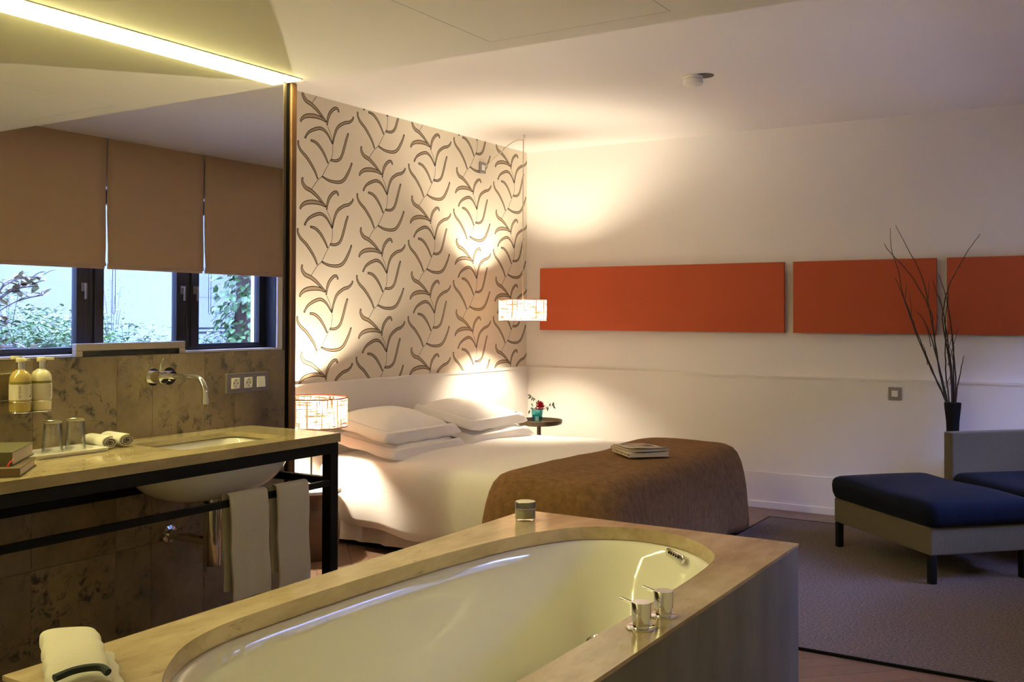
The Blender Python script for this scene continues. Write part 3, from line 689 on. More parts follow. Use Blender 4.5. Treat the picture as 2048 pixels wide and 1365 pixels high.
# ------------------------------------------------------------------ bed
bed = thing('bed', 'low double bed with linen skirt against the panelled wall', 'bed', (-3.28,5.48,0))
bx, by = -3.28, 5.48
def L_(pts, z): return [(p[0]-bx, p[1]-by, z) for p in pts]
base = rrect(-4.32,-2.30,4.70,6.28,.04,4,.06)
MB().loft([L_(base,0),L_(base,.055)], True, True, True).build('plinth', M['black'], bed, smooth=False)
sko = rrect(-4.318,-2.27,4.655,6.31,.05,5,.025)
def ruff(pts, d, f, k):
    out = []; q = offset(pts, 1.0); s = 0
    for i,p in enumerate(pts):
        s += math.hypot(p[0]-pts[i-1][0], p[1]-pts[i-1][1]) if i else 0
        a = d*(math.sin(s*f)+.6*math.sin(s*f*.43+1.3)+.4*math.sin(s*f*1.9+k))
        out.append((p[0]+(q[i][0]-p[0])*a, max(p[1]+(q[i][1]-p[1])*a, 0) if True else 0))
    return [(max(x,-4.325),y) for x,y in out]
sk_r = []
for k,(z,d,o_) in enumerate(((.30,.002,0),(.22,.006,.003),(.14,.009,.006),(.08,.011,.010),(.04,.010,.012))):
    sk_r.append(L_(ruff(offset(sko,o_), d, 34, .5), z))
MB().loft(sk_r, True, False, False).build('skirt', M['skirt'], bed, angle=180)
mat_r = rrect(-4.318,-2.30,4.68,6.29,.06,5,.06)
MB().loft([L_(mat_r,.056),L_(mat_r,.42),L_(offset(mat_r,-.04),.46)], True, True, True).build('mattress', M['linen_white'], bed)
# white bedspread: rings from the middle outwards, then falling down the sides
def draped(name, outl, ztop, zs, seed, mt, wave=(.006,9), zdip=None, thick=0, xclip=None, hem=None, rt=.10, puff=.02):
    """outl: plan outline; zs: list of (outward offset, z) for the falling part"""
    random.seed(seed); cx = sum(p[0] for p in outl)/len(outl); cy = sum(p[1] for p in outl)/len(outl)
    rings = []; S = [0]
    for i in range(1,len(outl)): S.append(S[-1]+math.hypot(outl[i][0]-outl[i-1][0], outl[i][1]-outl[i-1][1]))
    xs = [p[0] for p in outl]; xm0, xm1 = min(xs), max(xs); ym0, ym1 = min(p[1] for p in outl), max(p[1] for p in outl)
    for k in range(0, 13):
        t = k/12; q = .06+.94*t
        ring = []
        for p in outl:
            x, y = cx+(p[0]-cx)*q, cy+(p[1]-cy)*q
            e = min((x-xm0), (xm1-x), (y-ym0), (ym1-y)); z = ztop+puff*min(1, e/.5) + .0035*math.sin(x*6+y*3+seed)+.0025*math.sin(x*11-y*9)
            ring.append((x-bx, y-by, z))
        rings.append(ring)
    for (o_, z) in zs:
        of = offset(outl, o_); ring = []; dep = max(0, (ztop-z)/ztop)
        q = offset(outl, o_+1.0)
        for i,p in enumerate(of):
            s = S[i]; a = wave[0]*dep*(math.sin(s*wave[1])+.7*math.sin(s*wave[1]*.47+seed)+.5*math.sin(s*wave[1]*2.1))
            zz = z + (hem(p, s)*dep if hem else 0)
            x, y = p[0]+(q[i][0]-p[0])*a, p[1]+(q[i][1]-p[1])*a
            if xclip: x = max(x, xclip)
            ring.append((x-bx, y-by, max(zz,.012)))
        rings.append(ring)
    mb = MB(); mb.loft(rings, True, True, False)
    mb.v = [(x+bx,y+by,z) for x,y,z in mb.v]
    o = mb.build(name, mt, angle=180)
    md = o.modifiers.new('thick','SOLIDIFY'); md.thickness = .006; md.offset = -1
    return o
sp_out = rrect(-4.20,-2.36,4.66,6.28,.10,6,.05)
hemf = lambda p, s: .05*math.sin(p[0]*2.6+.5)+.012*math.sin(s*14)
o = draped('bedspread', sp_out, .535, [(.045,.527),(.085,.505),(.115,.465),(.130,.40),(.135,.33),(.128,.26),(.118,.20),(.106,.155)], 2, M['linen_white'], (.016,7), hem=hemf, xclip=-4.322)
tag(o, 'white bedspread falling over the sides of the bed', 'bedspread')
th_out = rrect(-2.86,-2.325,4.56,6.40,.10,6,.04)
o = draped('throw_blanket', th_out, .560, [(.045,.553),(.085,.535),(.115,.50),(.135,.45),(.150,.38),(.160,.30),(.165,.22),(.168,.14),(.170,.07),(.168,.03)], 5, M['throw'], (.018,11), puff=.012)
tag(o, 'brown velvet throw laid across the foot of the bed', 'throw')
# pillows with an Oxford border
def pillow(cx, cy, z, L, W, T, tilt, rz, label, mt):
    p = thing('pillow', label, 'pillow', (cx,cy,z), rz, 'white pillows on the bed')
    p.rotation_euler = (0, tilt, rz)
    n = 64
    def ol(a, b, zf, e=5.5, wob=0):
        r = []
        for i in range(n):
            t = 2*PI*i/n; c, s = math.cos(t), math.sin(t)
            x = a*abs(c)**(2/e)*(1 if c>=0 else -1); y = b*abs(s)**(2/e)*(1 if s>=0 else -1)
            r.append((x, y, zf(x,y,t)))
        return r
    a, b = L/2, W/2; rings = []
    for q in (.03,.25,.5,.7,.84,.93,.985):
        h = T*(1-q**2.2)**.8
        rings.append(ol(a*q, b*q, lambda x,y,t,h=h: T*.42+h*.58+.004*math.sin(7*x/a+3*y/b)))
    top = rings
    bot = [ol(a*q, b*q, lambda x,y,t,h=T*(1-q**2.6)**.75: T*.42-h*.42) for q in (.985,.93,.84,.7,.5,.25,.03)]
    MB().loft(top+bot, True, True, True).build('cushion', mt, p, angle=180)
    # flat hem: hangs down at the front, sticks out as pointed corners at the sides
    fl = []
    for q in (0,.08,.4,.7,1):
        ring = []
        for (x,y) in rrect(-a*.955,a*.955,-b*.955,b*.955,.012,3,.03):
            fx = max(0,x/(a*.955))**6; sy = abs(y/(b*.955))**5; bk = max(0,-x/(a*.955))**6
            g_ = min(1,q/.08)
            dx = fx*(.016*g_+.014*q) + .02*q*fx*sy; dy = math.copysign(sy*(.014*g_+.05*q), y)
            dz = -.072*q*fx*(1-.5*sy) -.045*q*sy*(1-fx*.6) - .03*q*bk + .004*q*math.sin(y*38+x*30)*(fx+sy)
            ring.append((x+dx, y+dy, T*.53+dz))
        fl.append(ring)
    o = MB().loft(fl, True, False, False).build('border', mt, p, angle=55)
    md = o.modifiers.new('t','SOLIDIFY'); md.thickness = .004; md.offset = 0
    return p
PM = M['linen_pillow']
tl = math.radians(9)
pillow(-3.99,5.02,.575,.50,.70,.125,tl,.02,'lower pillow of the stack nearer the round lampshade', PM)
pillow(-4.02,5.01,.678,.48,.68,.125,tl+.03,-.02,'upper pillow of the stack nearer the round lampshade', PM)
pillow(-3.99,5.86,.575,.50,.70,.125,tl,-.01,'lower pillow of the stack nearer the flower vase', PM)
pillow(-4.02,5.87,.678,.48,.68,.125,tl+.04,.03,'upper pillow of the stack nearer the flower vase', PM)
# magazine and newspaper on the throw
mg = thing('magazine', 'thick magazine lying on the brown throw under a newspaper', 'magazine', (-2.515,5.49,.577), math.radians(-44))
MB().box(-.148,.148,-.122,.122,0,.002).build('cover', M['cover_grey'], mg, smooth=False)
MB().box(-.146,.146,-.120,.120,.002,.021).build('pages', M['page'], mg, smooth=False)
MB().box(-.148,.148,-.122,.122,.021,.023).build('cover', M['cover_grey'], mg, smooth=False)
sp = MB().box(-.148,.148,-.1245,-.122,0,.023).build('spine', mat('magazine_spine', (.62,.54,.36), .4), mg, smooth=False)
pr = MB(); pr.box(.118,.142,-.1252,-.1245,.006,.017)
for k in range(9): pr.box(-.13+k*.026,-.13+k*.026+.012+.006*(k%3),-.1252,-.1245,.009,.014)
pr.build('lettering', M['ink'], sp, smooth=False)
nw = thing('newspaper', 'folded newspaper on top of the magazine', 'newspaper', (-2.52,5.50,.6005), math.radians(-33))
mb = MB(); rings = []
for zo, sh in ((0,0),(.004,.004),(.009,-.003),(.014,.002)):
    vs = []; nx, ny = 12, 10
    for j in range(ny+1):
        for i in range(nx+1):
            x = -.145+.29*i/nx; y = -.115+.225*j/ny+sh
            vs.append((x, y, zo+.010*max(0,(x-.02)/.12)**2+.006*max(0,(-y-.03)/.09)*zo*60+.0015*math.sin(x*30+y*20)))
    fs = [(j*(nx+1)+i,j*(nx+1)+i+1,(j+1)*(nx+1)+i+1,(j+1)*(nx+1)+i) for j in range(ny) for i in range(nx)]
    mb.add(vs, fs)
o = mb.build('sheets', M['news'], nw, angle=180); md = o.modifiers.new('t','SOLIDIFY'); md.thickness = .0035; md.offset = 1
pr = MB(); zz = lambda x,y: .0180+.010*max(0,(x-.02)/.12)**2+.0015*math.sin(x*30+y*20)+.006*max(0,(-y-.03)/.09)*.014*60+.0006
def inkbox(x0,x1,y0,y1):
    m_ = max(1,int((x1-x0)/.02)); vs = []; 
    for i in range(m_+1):
        x = x0+(x1-x0)*i/m_; vs += [(x,y0,zz(x,y0)),(x,y1,zz(x,y1))]
    pr.add(vs, [(2*i,2*i+2,2*i+3,2*i+1) for i in range(m_)])
inkbox(-.05,.03,.03,.085)
random.seed(4)
for k in range(10):
    for c_ in range(3):
        if 3 > k and c_ == 1: continue
        inkbox(-.135+.09*c_, -.135+.09*c_+random.uniform(.05,.08), .095-.019*k, .095-.019*k+.006)
pr.build('lettering', M['ink'], nw, smooth=False, recalc=False)

# ------------------------------------------------------------------ lamps
def shade(parent, r, z0, z1, top=.08):
    mb = MB().lathe([(r,z0),(r,z1)], 64); o = mb.build('lamp_shade', M['shade'], parent)
    t = MB()
    for z in (z0, z1): t.tube([(r*math.cos(2*PI*i/64), r*math.sin(2*PI*i/64), z) for i in range(65)], .0035, 6, False)
    tag(t.build('binding', M['shade_trim'], o), 'coral edge binding')
    d = MB()
    for z, q in ((z0+.004,.078), (z1-.004,top)): d.lathe([(r-.001,z),(q,z)], 48)
    tag(d.build('shade_disc', M['shade_disc'], o), 'coral fabric disc with a round opening')
    s_ = MB()
    for k in range(3):
        a = 2*PI*k/3+.4; s_.tube([(.02*math.cos(a),.02*math.sin(a),z1-.02),(r*math.cos(a),r*math.sin(a),z1-.004)], .0022, 6)
    s_.lathe([(.022,z1-.024),(.022,z1-.016),(.016,z1-.016),(.016,z1-.024),(.022,z1-.024)], 20)
    s_.build('spider', M['brass_dark'], o)
    return o
def bulb(parent, z):
    mb = MB(); mb.lathe([(0.0005,z-.019),(.0095,z-.0165),(.0165,z-.0095),(.019,z),(.0165,z+.0095),(.0095,z+.0165),(.0005,z+.019)], 12)
    return tag(mb.build('bulb', M['bulb'], parent), 'lit bulb')
ur = thing('side_table', 'brown urn shaped side table between partition and bed', 'table', (-4.07,4.335,0))
MB().lathe([(0,0),(.135,0),(.150,.02),(.165,.12),(.168,.20),(.160,.245),(.135,.272),(.108,.285),(.104,.300),(.106,.330),(.118,.352),(.150,.366),(.172,.372),(.175,.380),(.0,.380)], 48).build('body', M['terracotta'], ur)
tag(MB().lathe([(0,.380),(.172,.380),(.172,.398),(.168,.400),(0,.400)], 48).build('table_top', M['trim'], ur), 'pale round top')
lp = thing('table_lamp', 'lamp with round woven drum shade on urn shaped table', 'lamp', (-4.07,4.335,.4002))
MB().lathe([(0,0),(.07,0),(.07,.006),(.012,.012),(.006,.02)], 36).build('base', M['brass_dark'], lp)
MB().tube([(0,0,.012),(0,0,.42)], .0055, 12).build('stem', M['brass_dark'], lp)
shade(lp, .205, .354, .520, .165); bulb(lp, .437)
pd = thing('pendant_lamp', 'pendant lamp with woven drum shade hanging in the corner', 'lamp', (-3.955,6.505,1.36))
shade(pd, .181, 0, .16); bulb(pd, .08)
MB().lathe([(.014,.118),(.014,.152),(.004,.165)], 20).build('socket', M['white_plastic'], pd)
cd = [(0,0,.16),(0,0,.9),(0.001,.0,1.30),(0.0,.003,1.378)]
cd2 = [(0,.003,1.378),(-.06,.006,1.382),(-.14,.012,1.352),(-.22,.022,1.30),(-.29,.032,1.262),(-.34,.04,1.225),(-.385,.045,1.205)]
MB().tube([tuple(p) for p in spline(cd,4)]+[tuple(p) for p in spline(cd2,5)][1:], .0038, 8).build('cord', M['cable'], pd)
MB().lathe([(0,1.385),(.014,1.385),(.014,1.4165),(0,1.4165)], 20, (0,.003,0)).build('ceiling_hook', M['white_plastic'], pd)
# outlets on the walls
def plate(name, label, cat, loc, axis):
    t = thing(name, label, cat, loc); s = .043
    bx_ = (lambda d0,d1,a,b: MB().box(d0,d1,-a,a,-b,b)) if axis == 'X' else (lambda d0,d1,a,b: MB().box(-a,a,-d1,-d0,-b,b))
    bx_(0,.010,s,s).build('plate', M['grey_plate'], t, smooth=False, bevel=.002)
    bx_(.010,.015,.021,.021).build('rocker', M['white_plastic'], t, smooth=False, bevel=.0015)
    return t
plate('cable_outlet', 'small grey outlet plate high on the leaf wallpaper', 'outlet', (XA+.003,6.55,2.562), 'X')
plate('light_switch', 'square grey light switch on the white back panelling', 'switch', (-1.40,YB-.034,.872), 'Y')

# ------------------------------------------------------------------ bedside table with flowers
st = thing('bedside_table', 'small round dark metal table in the corner beyond the bed', 'table', (-3.96,6.76,0))
MB().lathe([(0,0),(.13,0),(.13,.008),(.02,.014)], 40).build('base', M['brass_dark'], st)
MB().tube([(0,0,.01),(0,0,.55)], .016, 14).build('stem', M['brass_dark'], st)
MB().lathe([(0,.548),(.155,.548),(.178,.556),(.178,.562),(0,.562)], 48).build('table_top', M['brass_dark'], st)
MB().lathe([(.176,.562),(.180,.562),(.184,.586),(.180,.588),(.176,.562)], 48).build('gallery_rim', M['brass_dark'], st)
pm = tag(MB().box(-.07,.07,-.05,.05,0,.002).build('card', mat('white_card', (.72,.66,.56), .6), loc=(-3.955,6.72,.5625), smooth=False), 'white card lying on the round bedside table', 'card'); pm.rotation_euler.z = -.5
vs_ = thing('flower_vase', 'teal faceted glass vase on the round bedside table', 'vase', (-4.00,6.80,.5622))
fac = [(0.0,0),(.034,0),(.038,.006),(.044,.055),(.049,.105)]
MB().lathe(fac+[(.045,.105),(.040,.055),(.033,.012),(0,.010)], 9).build('glass_body', M['teal_glass'], vs_, smooth=False)
MB().lathe([(0,.011),(.032,.012),(.037,.05),(.0385,.06),(0,.06)], 18).build('water', glass('water_tint', (.45,.75,.78), .15), vs_)
fw = thing('red_flower', 'crimson double flower in the teal vase', 'flower', (-3.985,6.79,.62))
mb = MB(); random.seed(11)
for ring, (npet, rad, lift, ln) in enumerate(((16,.012,.062,.044),(18,.006,.072,.044),(16,.003,.084,.040),(10,.001,.094,.032))):
    for k in range(npet):
        a = 2*PI*k/npet+ring*.5+random.uniform(-.15,.15); tilt = (.05,.45,.85,1.2)[ring]+random.uniform(-.1,.1); w = .016
        d = Vector((math.cos(a)*math.cos(tilt), math.sin(a)*math.cos(tilt), math.sin(tilt))); sd = Vector((-math.sin(a),math.cos(a),0)); up = d.cross(sd)*-1
        o_ = Vector((0.030,-.018,lift-.016))
        c = [o_+d*.004, o_+d*ln*.5+sd*w*.8+up*.002, o_+d*ln*.95+sd*w*.5-up*.004, o_+d*ln*1.08-up*.003, o_+d*ln*.95-sd*w*.5-up*.004, o_+d*ln*.5-sd*w*.8+up*.002, o_+d*ln*.55-up*.003]
        mb.add([tuple(p) for p in c], [(0,1,6),(1,2,6),(2,3,6),(3,4,6),(4,5,6),(5,0,6)])
mb.build('petals', M['red_petal'], fw, recalc=False)
MB().tube([(0.0,0,-.045),(.012,-.004,0),(.028,-.012,.035)], .0022, 6).build('stem', M['leaf_dark'], fw)
def sprig(name, label, path, leaves, base, seed):
    random.seed(seed); s = thing(name, label, 'sprig', base, 0, 'leafy sprigs in the teal vase')
    pts = spline(path, 6); MB().tube([tuple(p) for p in pts], .0011, 5).build('stem', M['leaf_dark'], s)
    lf = MB()
    for t, sz, ang in leaves:
        sz *= 1.25
        i = int(t*(len(pts)-1)); p = pts[i]; d = Vector((math.cos(ang)*.85, -.2+.3*random.random(), math.sin(ang))).normalized(); n_ = d.cross(Vector((.35,-.9,.2))).normalized(); up = d.cross(n_)
        a = [p, p+d*sz*.35+n_*sz*.2, p+d*sz*.7+n_*sz*.14, p+d*sz, p+d*sz*.7-n_*sz*.14, p+d*sz*.35-n_*sz*.2]; mid = [p+d*sz*.35+up*.002, p+d*sz*.7+up*.002]
        lf.add([tuple(q) for q in a+mid], [(0,1,6),(1,2,7,6),(2,3,7),(3,4,7),(4,5,6,7),(5,0,6)])
    lf.build('leaves', M['leaf_dark'], s, recalc=False)
sprig('leaf_sprig','tall leafy sprig rising behind the red flower',[(.0,0,-.05),(.01,.0,.05),(-.005,.01,.09),(-.03,.012,.125),(-.06,.01,.145)],[(.35,.022,1.2),(.5,.026,1.0),(.62,.026,-1.4),(.7,.022,2.6),(.8,.024,-1.9),(.88,.028,-2.0),(.97,.034,-2.6),(1,.03,3.0)],(-4.0,6.80,.62),1)
sprig('leaf_sprig','drooping leafy sprig at the left rim of the vase',[(-.005,0,-.05),(-.012,-.005,.035),(-.03,-.01,.065),(-.05,-.012,.05),(-.062,-.014,.03)],[(.35,.022,.4),(.55,.024,2.2),(.7,.03,-1.0),(.8,.026,.1),(.95,.03,-2.0)],(-4.0,6.80,.62),2)
sprig('leaf_sprig','leafy sprig reaching right past the red flower',[(.01,0,-.05),(.03,-.002,.04),(.07,.0,.062),(.11,.0,.072),(.145,.002,.082)],[(.55,.018,-.6),(.7,.032,-1.7),(.78,.024,1.0),(.9,.026,.3),(.98,.03,-.8),(.95,.028,.9)],(-4.0,6.80,.62),3)

# ------------------------------------------------------------------ orange canvases
for i,(xa,xb,lb_) in enumerate(((-4.20,-2.158,'longest orange canvas panel beside the pendant lamp'),(-2.092,-1.131,'middle orange canvas panel behind the dark twigs'),(-1.066,.10,'darker orange canvas panel furthest from the bed'))):
    cv = thing('art_panel', lb_, 'painting', ((xa+xb)/2,YB,1.28), 0, 'orange panels along the back wall'); h = .512; w_ = (xb-xa)/2
    MB().box(-w_,w_,-.056,-.0545,0,h).build('painted_face', M['orange'], cv, smooth=False)
    MB().box(-w_,w_,-.0545,-.03,0,h).build('canvas_edge', M['orange'], cv, smooth=False)
    MB().box(-w_+.03,w_-.03,-.03,-.001,.04,h-.04).build('backing', M['canvas_edge'], cv, smooth=False)
# smoke detector
sd_ = thing('smoke_detector', 'round white smoke detector hanging from the ceiling', 'smoke detector', (-2.15,5.41,ZC))
MB().lathe([(0,-.058),(.044,-.056),(.056,-.046),(.057,-.026),(.050,-.020),(.052,-.012),(.056,-.010),(.056,-.002),(0,-.002)], 40).build('body', M['white_plastic'], sd_)
tag(MB().lathe([(0,-.003),(.058,-.003),(.060,0)], 36, (.055,.02,0)).build('mount_disc', M['brass_dark'], sd_), 'dark round mounting disc')
MB().lathe([(.004,-.0585),(.0,-.059)], 10, (.028,-.02,0)).build('indicator', M['black'], sd_)

# ------------------------------------------------------------------ rug, ottoman, armchair, floor vase
rg = rrect(-2.16,.28,4.22,6.85,.02,3,.1)
mb = MB(); mb.loft([[(p[0],p[1],.0005) for p in rg],[(p[0],p[1],.010) for p in rg],[(p[0],p[1],.012) for p in offset(rg,-.006)]], True, True, True)
rug = mb.build('rug', M['rug'], smooth=False); tag(rug, 'grey brown woven wool rug under the ottoman', 'rug')
mb = MB(); 
mb.box(-2.163,.283,4.214,4.222,.0005,.013); mb.box(-2.166,-2.158,4.214,6.856,.0005,.013); mb.box(-2.158,.283,6.848,6.856,.0005,.013); mb.box(.276,.284,4.222,6.848,.0005,.013)
tag(mb.build('edging', M['black'], rug, smooth=False), 'black bound edge')
ZR = .0125
def cushion(name, par, x0,x1,y0,y1,z0,z1, mt, r=.045, puff=.02, w=.004):
    ol = rrect(x0,x1,y0,y1,r,6,.05); rings = []
    cx, cy = (x0+x1)/2, (y0+y1)/2; h = z1-z0
    def rg_(q, z, o_=0): return [(cx+(p[0]-cx)*q, cy+(p[1]-cy)*q, z) for p in offset(ol,o_)]
    rings = [rg_(.03,z0), rg_(.9,z0), rg_(1,z0+.006,-.014), rg_(1,z0+h*.3,0), rg_(1,z0+h*.6,.004), rg_(1,z1-.022,0), rg_(1,z1-.006,-.012), rg_(.93,z1+.004), rg_(.75,z1+puff*.6), rg_(.5,z1+puff*.9), rg_(.25,z1+puff), rg_(.03,z1+puff)]
    rings = [[(x,y,z+(w*math.sin(x*9+y*4) if z > z1-.01 else 0)) for x,y,z in r_] for r_ in rings]
    return MB().loft(rings, True, True, True).build(name, mt, par, angle=180)
ang = math.atan2(-.697,.717)          # long side of the ottoman
ot = thing('ottoman', 'backless navy velvet ottoman on the rug beside the bed', 'ottoman', (-1.555,6.185,ZR), ang)
W_, D_ = .905, .61
# local x along the long side, local y towards the back wall
MB().box(0,W_,0,D_,.148,.292).build('frame', M['taupe'], ot, smooth=False, bevel=.008)
cushion('seat_cushion', ot, -.02,W_+.03,-.02,D_+.02,.292,.418, M['navy'], .05)
for (a,b) in ((.022,.022),(W_-.022,.022),(.022,D_-.03),(W_-.022,D_-.03)):
    MB().box(a-.018,a+.018,b-.018,b+.018,0,.148).build('leg', M['steel_black'], ot, smooth=False, bevel=.002)
ch = thing('armchair', 'taupe low armchair with navy velvet seat behind the ottoman', 'armchair', (-1.02,6.705,ZR), ang)
MB().box(0,.085,0,.635,.148,.675).build('backrest', M['taupe'], ch, smooth=False, bevel=.012, seg=3)
MB().box(.087,.75,0.02,.62,.148,.292).build('frame', M['taupe'], ch, smooth=False, bevel=.008)
cushion('seat_cushion', ch, .09,.76,-.02,.62,.292,.425, M['navy'], .05)
for (a,b) in ((.03,.04),(.72,.04),(.03,.60),(.72,.60)):
    MB().box(a-.018,a+.018,b-.018,b+.018,0,.148).build('leg', M['steel_black'], ch, smooth=False, bevel=.002)
fv = thing('floor_vase', 'black tall vase behind the armchair corner', 'vase', (-1.015,7.05,0))
MB().lathe([(0,0),(.032,0),(.034,.01),(.036,.60),(.041,.72),(.050,.80),(.053,.84),(.049,.84),(.044,.79),(.036,.70),(0,.69)], 9).build('body', M['black'], fv, smooth=False)
TL = {0:'tallest dark twig, curving up to the left above the panels',1:'dark forked twig bending left beside the tallest twig',2:'long dark twig leaning right across the darker orange panel',
3:'dark twig leaning furthest left across the middle orange panel',4:'thick dark twig leaning left and ending above the middle panel',9:'thin dark twig arching low to the left over the middle panel',10:'short thin twig at the right edge of the black vase'}
TW = [[(-1.02,.70),(-1.06,.90),(-1.11,1.15),(-1.13,1.30),(-1.17,1.55),(-1.22,1.72),(-1.29,1.86),(-1.36,2.01)],
[(-1.03,.70),(-1.06,.88),(-1.10,1.10),(-1.13,1.35),(-1.14,1.43),(-1.22,1.60),(-1.30,1.72),(-1.41,1.85),(-1.43,1.89)],
[(-1.01,.70),(-1.02,.90),(-1.03,1.10),(-1.07,1.35),(-1.06,1.48),(-1.03,1.60),(-.97,1.72),(-.91,1.83),(-.84,1.93)],
[(-1.03,.70),(-1.06,.85),(-1.13,1.02),(-1.20,1.20),(-1.26,1.36),(-1.31,1.50),(-1.35,1.60),(-1.375,1.66)],
[(-1.03,.70),(-1.05,.83),(-1.12,1.00),(-1.19,1.17),(-1.25,1.34),(-1.315,1.55),(-1.335,1.68),(-1.385,1.86),(-1.39,1.99)],
[(-1.01,.70),(-1.02,1.0),(-1.05,1.25),(-1.08,1.45),(-1.12,1.57),(-1.14,1.64)],
[(-1.00,.70),(-1.01,.95),(-1.01,1.2),(-1.035,1.42),(-1.06,1.55),(-1.10,1.68)],
[(-1.00,.70),(-1.00,1.0),(-1.02,1.25),(-1.045,1.45),(-1.05,1.57)],
[(-1.02,.70),(-1.05,1.0),(-1.055,1.2),(-1.05,1.4),(-1.03,1.55)],
[(-1.03,.70),(-1.07,.95),(-1.12,1.15),(-1.16,1.30),(-1.21,1.40),(-1.245,1.435)],
[(-1.00,.70),(-.99,.90),(-.975,1.0),(-.955,1.10),(-.945,1.15)]]
sub = [(0,4,(-1.165,1.50),(-1.155,1.63)),(3,3,(-1.27,1.40),(-1.285,1.56)),(4,5,(-1.30,1.55),(-1.29,1.62)),(2,3,(-1.045,1.20),(-1.0,1.30)),(2,2,(-1.04,1.12),(-.975,1.33)),(9,3,(-1.15,1.24),(-1.19,1.35)),(3,2,(-1.17,1.12),(-1.20,1.22)),(5,1,(-1.03,1.05),(-1.06,.93)),(1,4,(-1.12,1.30),(-1.10,1.41)),(6,2,(-1.01,1.15),(-1.05,1.22)),(7,1,(-1.0,1.05),(-1.03,1.15)),(8,2,(-1.055,1.25),(-1.02,1.34))]
random.seed(9)
for k,tw in enumerate(TW):
    dy = random.uniform(-.02,.02); mb = MB(); m_ = len(tw)
    lean = random.uniform(-.05,.05)
    pts = [(x+1.015, dy*.5+lean*(z-.7), z-.70) for x,z in tw]; sp = spline(pts,4)
    sp = [p+Vector((random.uniform(-.0022,.0022),0,0)) for p in sp]
    mb.tube([tuple(p) for p in sp], [.0062-.0045*i/(len(sp)-1) for i in range(len(sp))], 6)
    for (j,_,a,b) in sub:
        if j == k:
            lz = lambda z: dy*.5+lean*(z-.7)
            mb.tube([tuple(p) for p in spline([(a[0]+1.015,lz(a[1]),a[1]-.7-.04),((a[0]+b[0])/2+1.02,lz(a[1])-.008,(a[1]+b[1])/2-.7),(b[0]+1.015,lz(b[1])-.01,b[1]-.7)],3)], [.0026,.0025,.0022,.002,.0018,.0015,.0012], 5)
    o = mb.build('twig', M['twig'], loc=(-1.015,7.05,.70))
    tag(o, TL.get(k, 'dark upright twig in the middle of the black vase'), 'twig', 'bare dark twigs in the black vase')

# ------------------------------------------------------------------ what the mirror shows of the window side
for k,(y0_,y1_,lab) in enumerate(((6.852,5.905,'brown linen blind nearest the far corner, over the ivy view'),(5.888,4.945,'brown linen blind in the middle of the window row'),(4.928,3.99,'brown linen blind over the window with the magnolia leaves'))):
    bl = thing('roman_blind', lab, 'blind', (XR,(y0_+y1_)/2,ZC), 0, 'roman blinds along the window wall'); hw = abs(y0_-y1_)/2
    mb = MB(); zt_, zb_ = -.004, 1.775-ZC; rings = []; random.seed(k)
    prof = [(-.030,zt_),(-.030,-.3),(-.032,-.6),(-.034,-.85),(-.040,zb_+.04),(-.046,zb_+.008),(-.038,zb_+.0),(-.030,zb_+.02)]
    for j in range(13):
        y = -hw+2*hw*j/12; rings.append([(x+.002*math.sin(j*1.3+i),y+(.004*math.sin(i*2.2+k) if j in (0,12) else 0),z) for i,(x,z) in enumerate(prof)])
    o = mb.loft(rings, False).build('fabric', M['blind'], bl, angle=50); md = o.modifiers.new('t','SOLIDIFY'); md.thickness = .004
    f2 = MB().box(-.034,-.020,-hw+.004,hw-.004,zb_-.022,zb_+.01).build('lower_fold', M['blind'], bl, smooth=False, bevel=.005)
    MB().box(-.028,-.001,-hw+.01,hw-.01,-.03,-.001).build('head_rail', M['white_plastic'], bl, smooth=False)
    yc = -hw+.065
    cdm = MB().tube([(-.012,yc,-1.0),(-.012,yc,-1.36),(-.012,yc+.006,-1.372),(-.012,yc+.018,-1.372),(-.012,yc+.024,-1.36),(-.012,yc+.024,-1.0)], .0022, 5)
    cdm.build('bead_cord', M['black'], bl)
tv = thing('television', 'silver framed television standing in front of the windows', 'television', (.17,5.02,.0126))
mb = MB(); a, b, z0, z1, f = .495,.0,.60,1.172,.055
mb.box(-.03,.02,-a,a,z1-f,z1); mb.box(-.03,.02,-a,a,z0,z0+f); mb.box(-.03,.02,-a,-a+f,z0+f,z1-f); mb.box(-.03,.02,a-f,a,z0+f,z1-f)
mb.build('frame', M['silver'], tv, smooth=False, bevel=.004)
MB().box(-.02,.03,-a+f,a-f,z0+f,z1-f).build('screen', M['screen'], tv, smooth=False)
MB().box(-.02,.02,-.05,.05,.02,z0).build('stand', M['steel_black'], tv, smooth=False)
MB().box(-.14,.14,-.25,.25,0,.02).build('base', M['steel_black'], tv, smooth=False, bevel=.003)

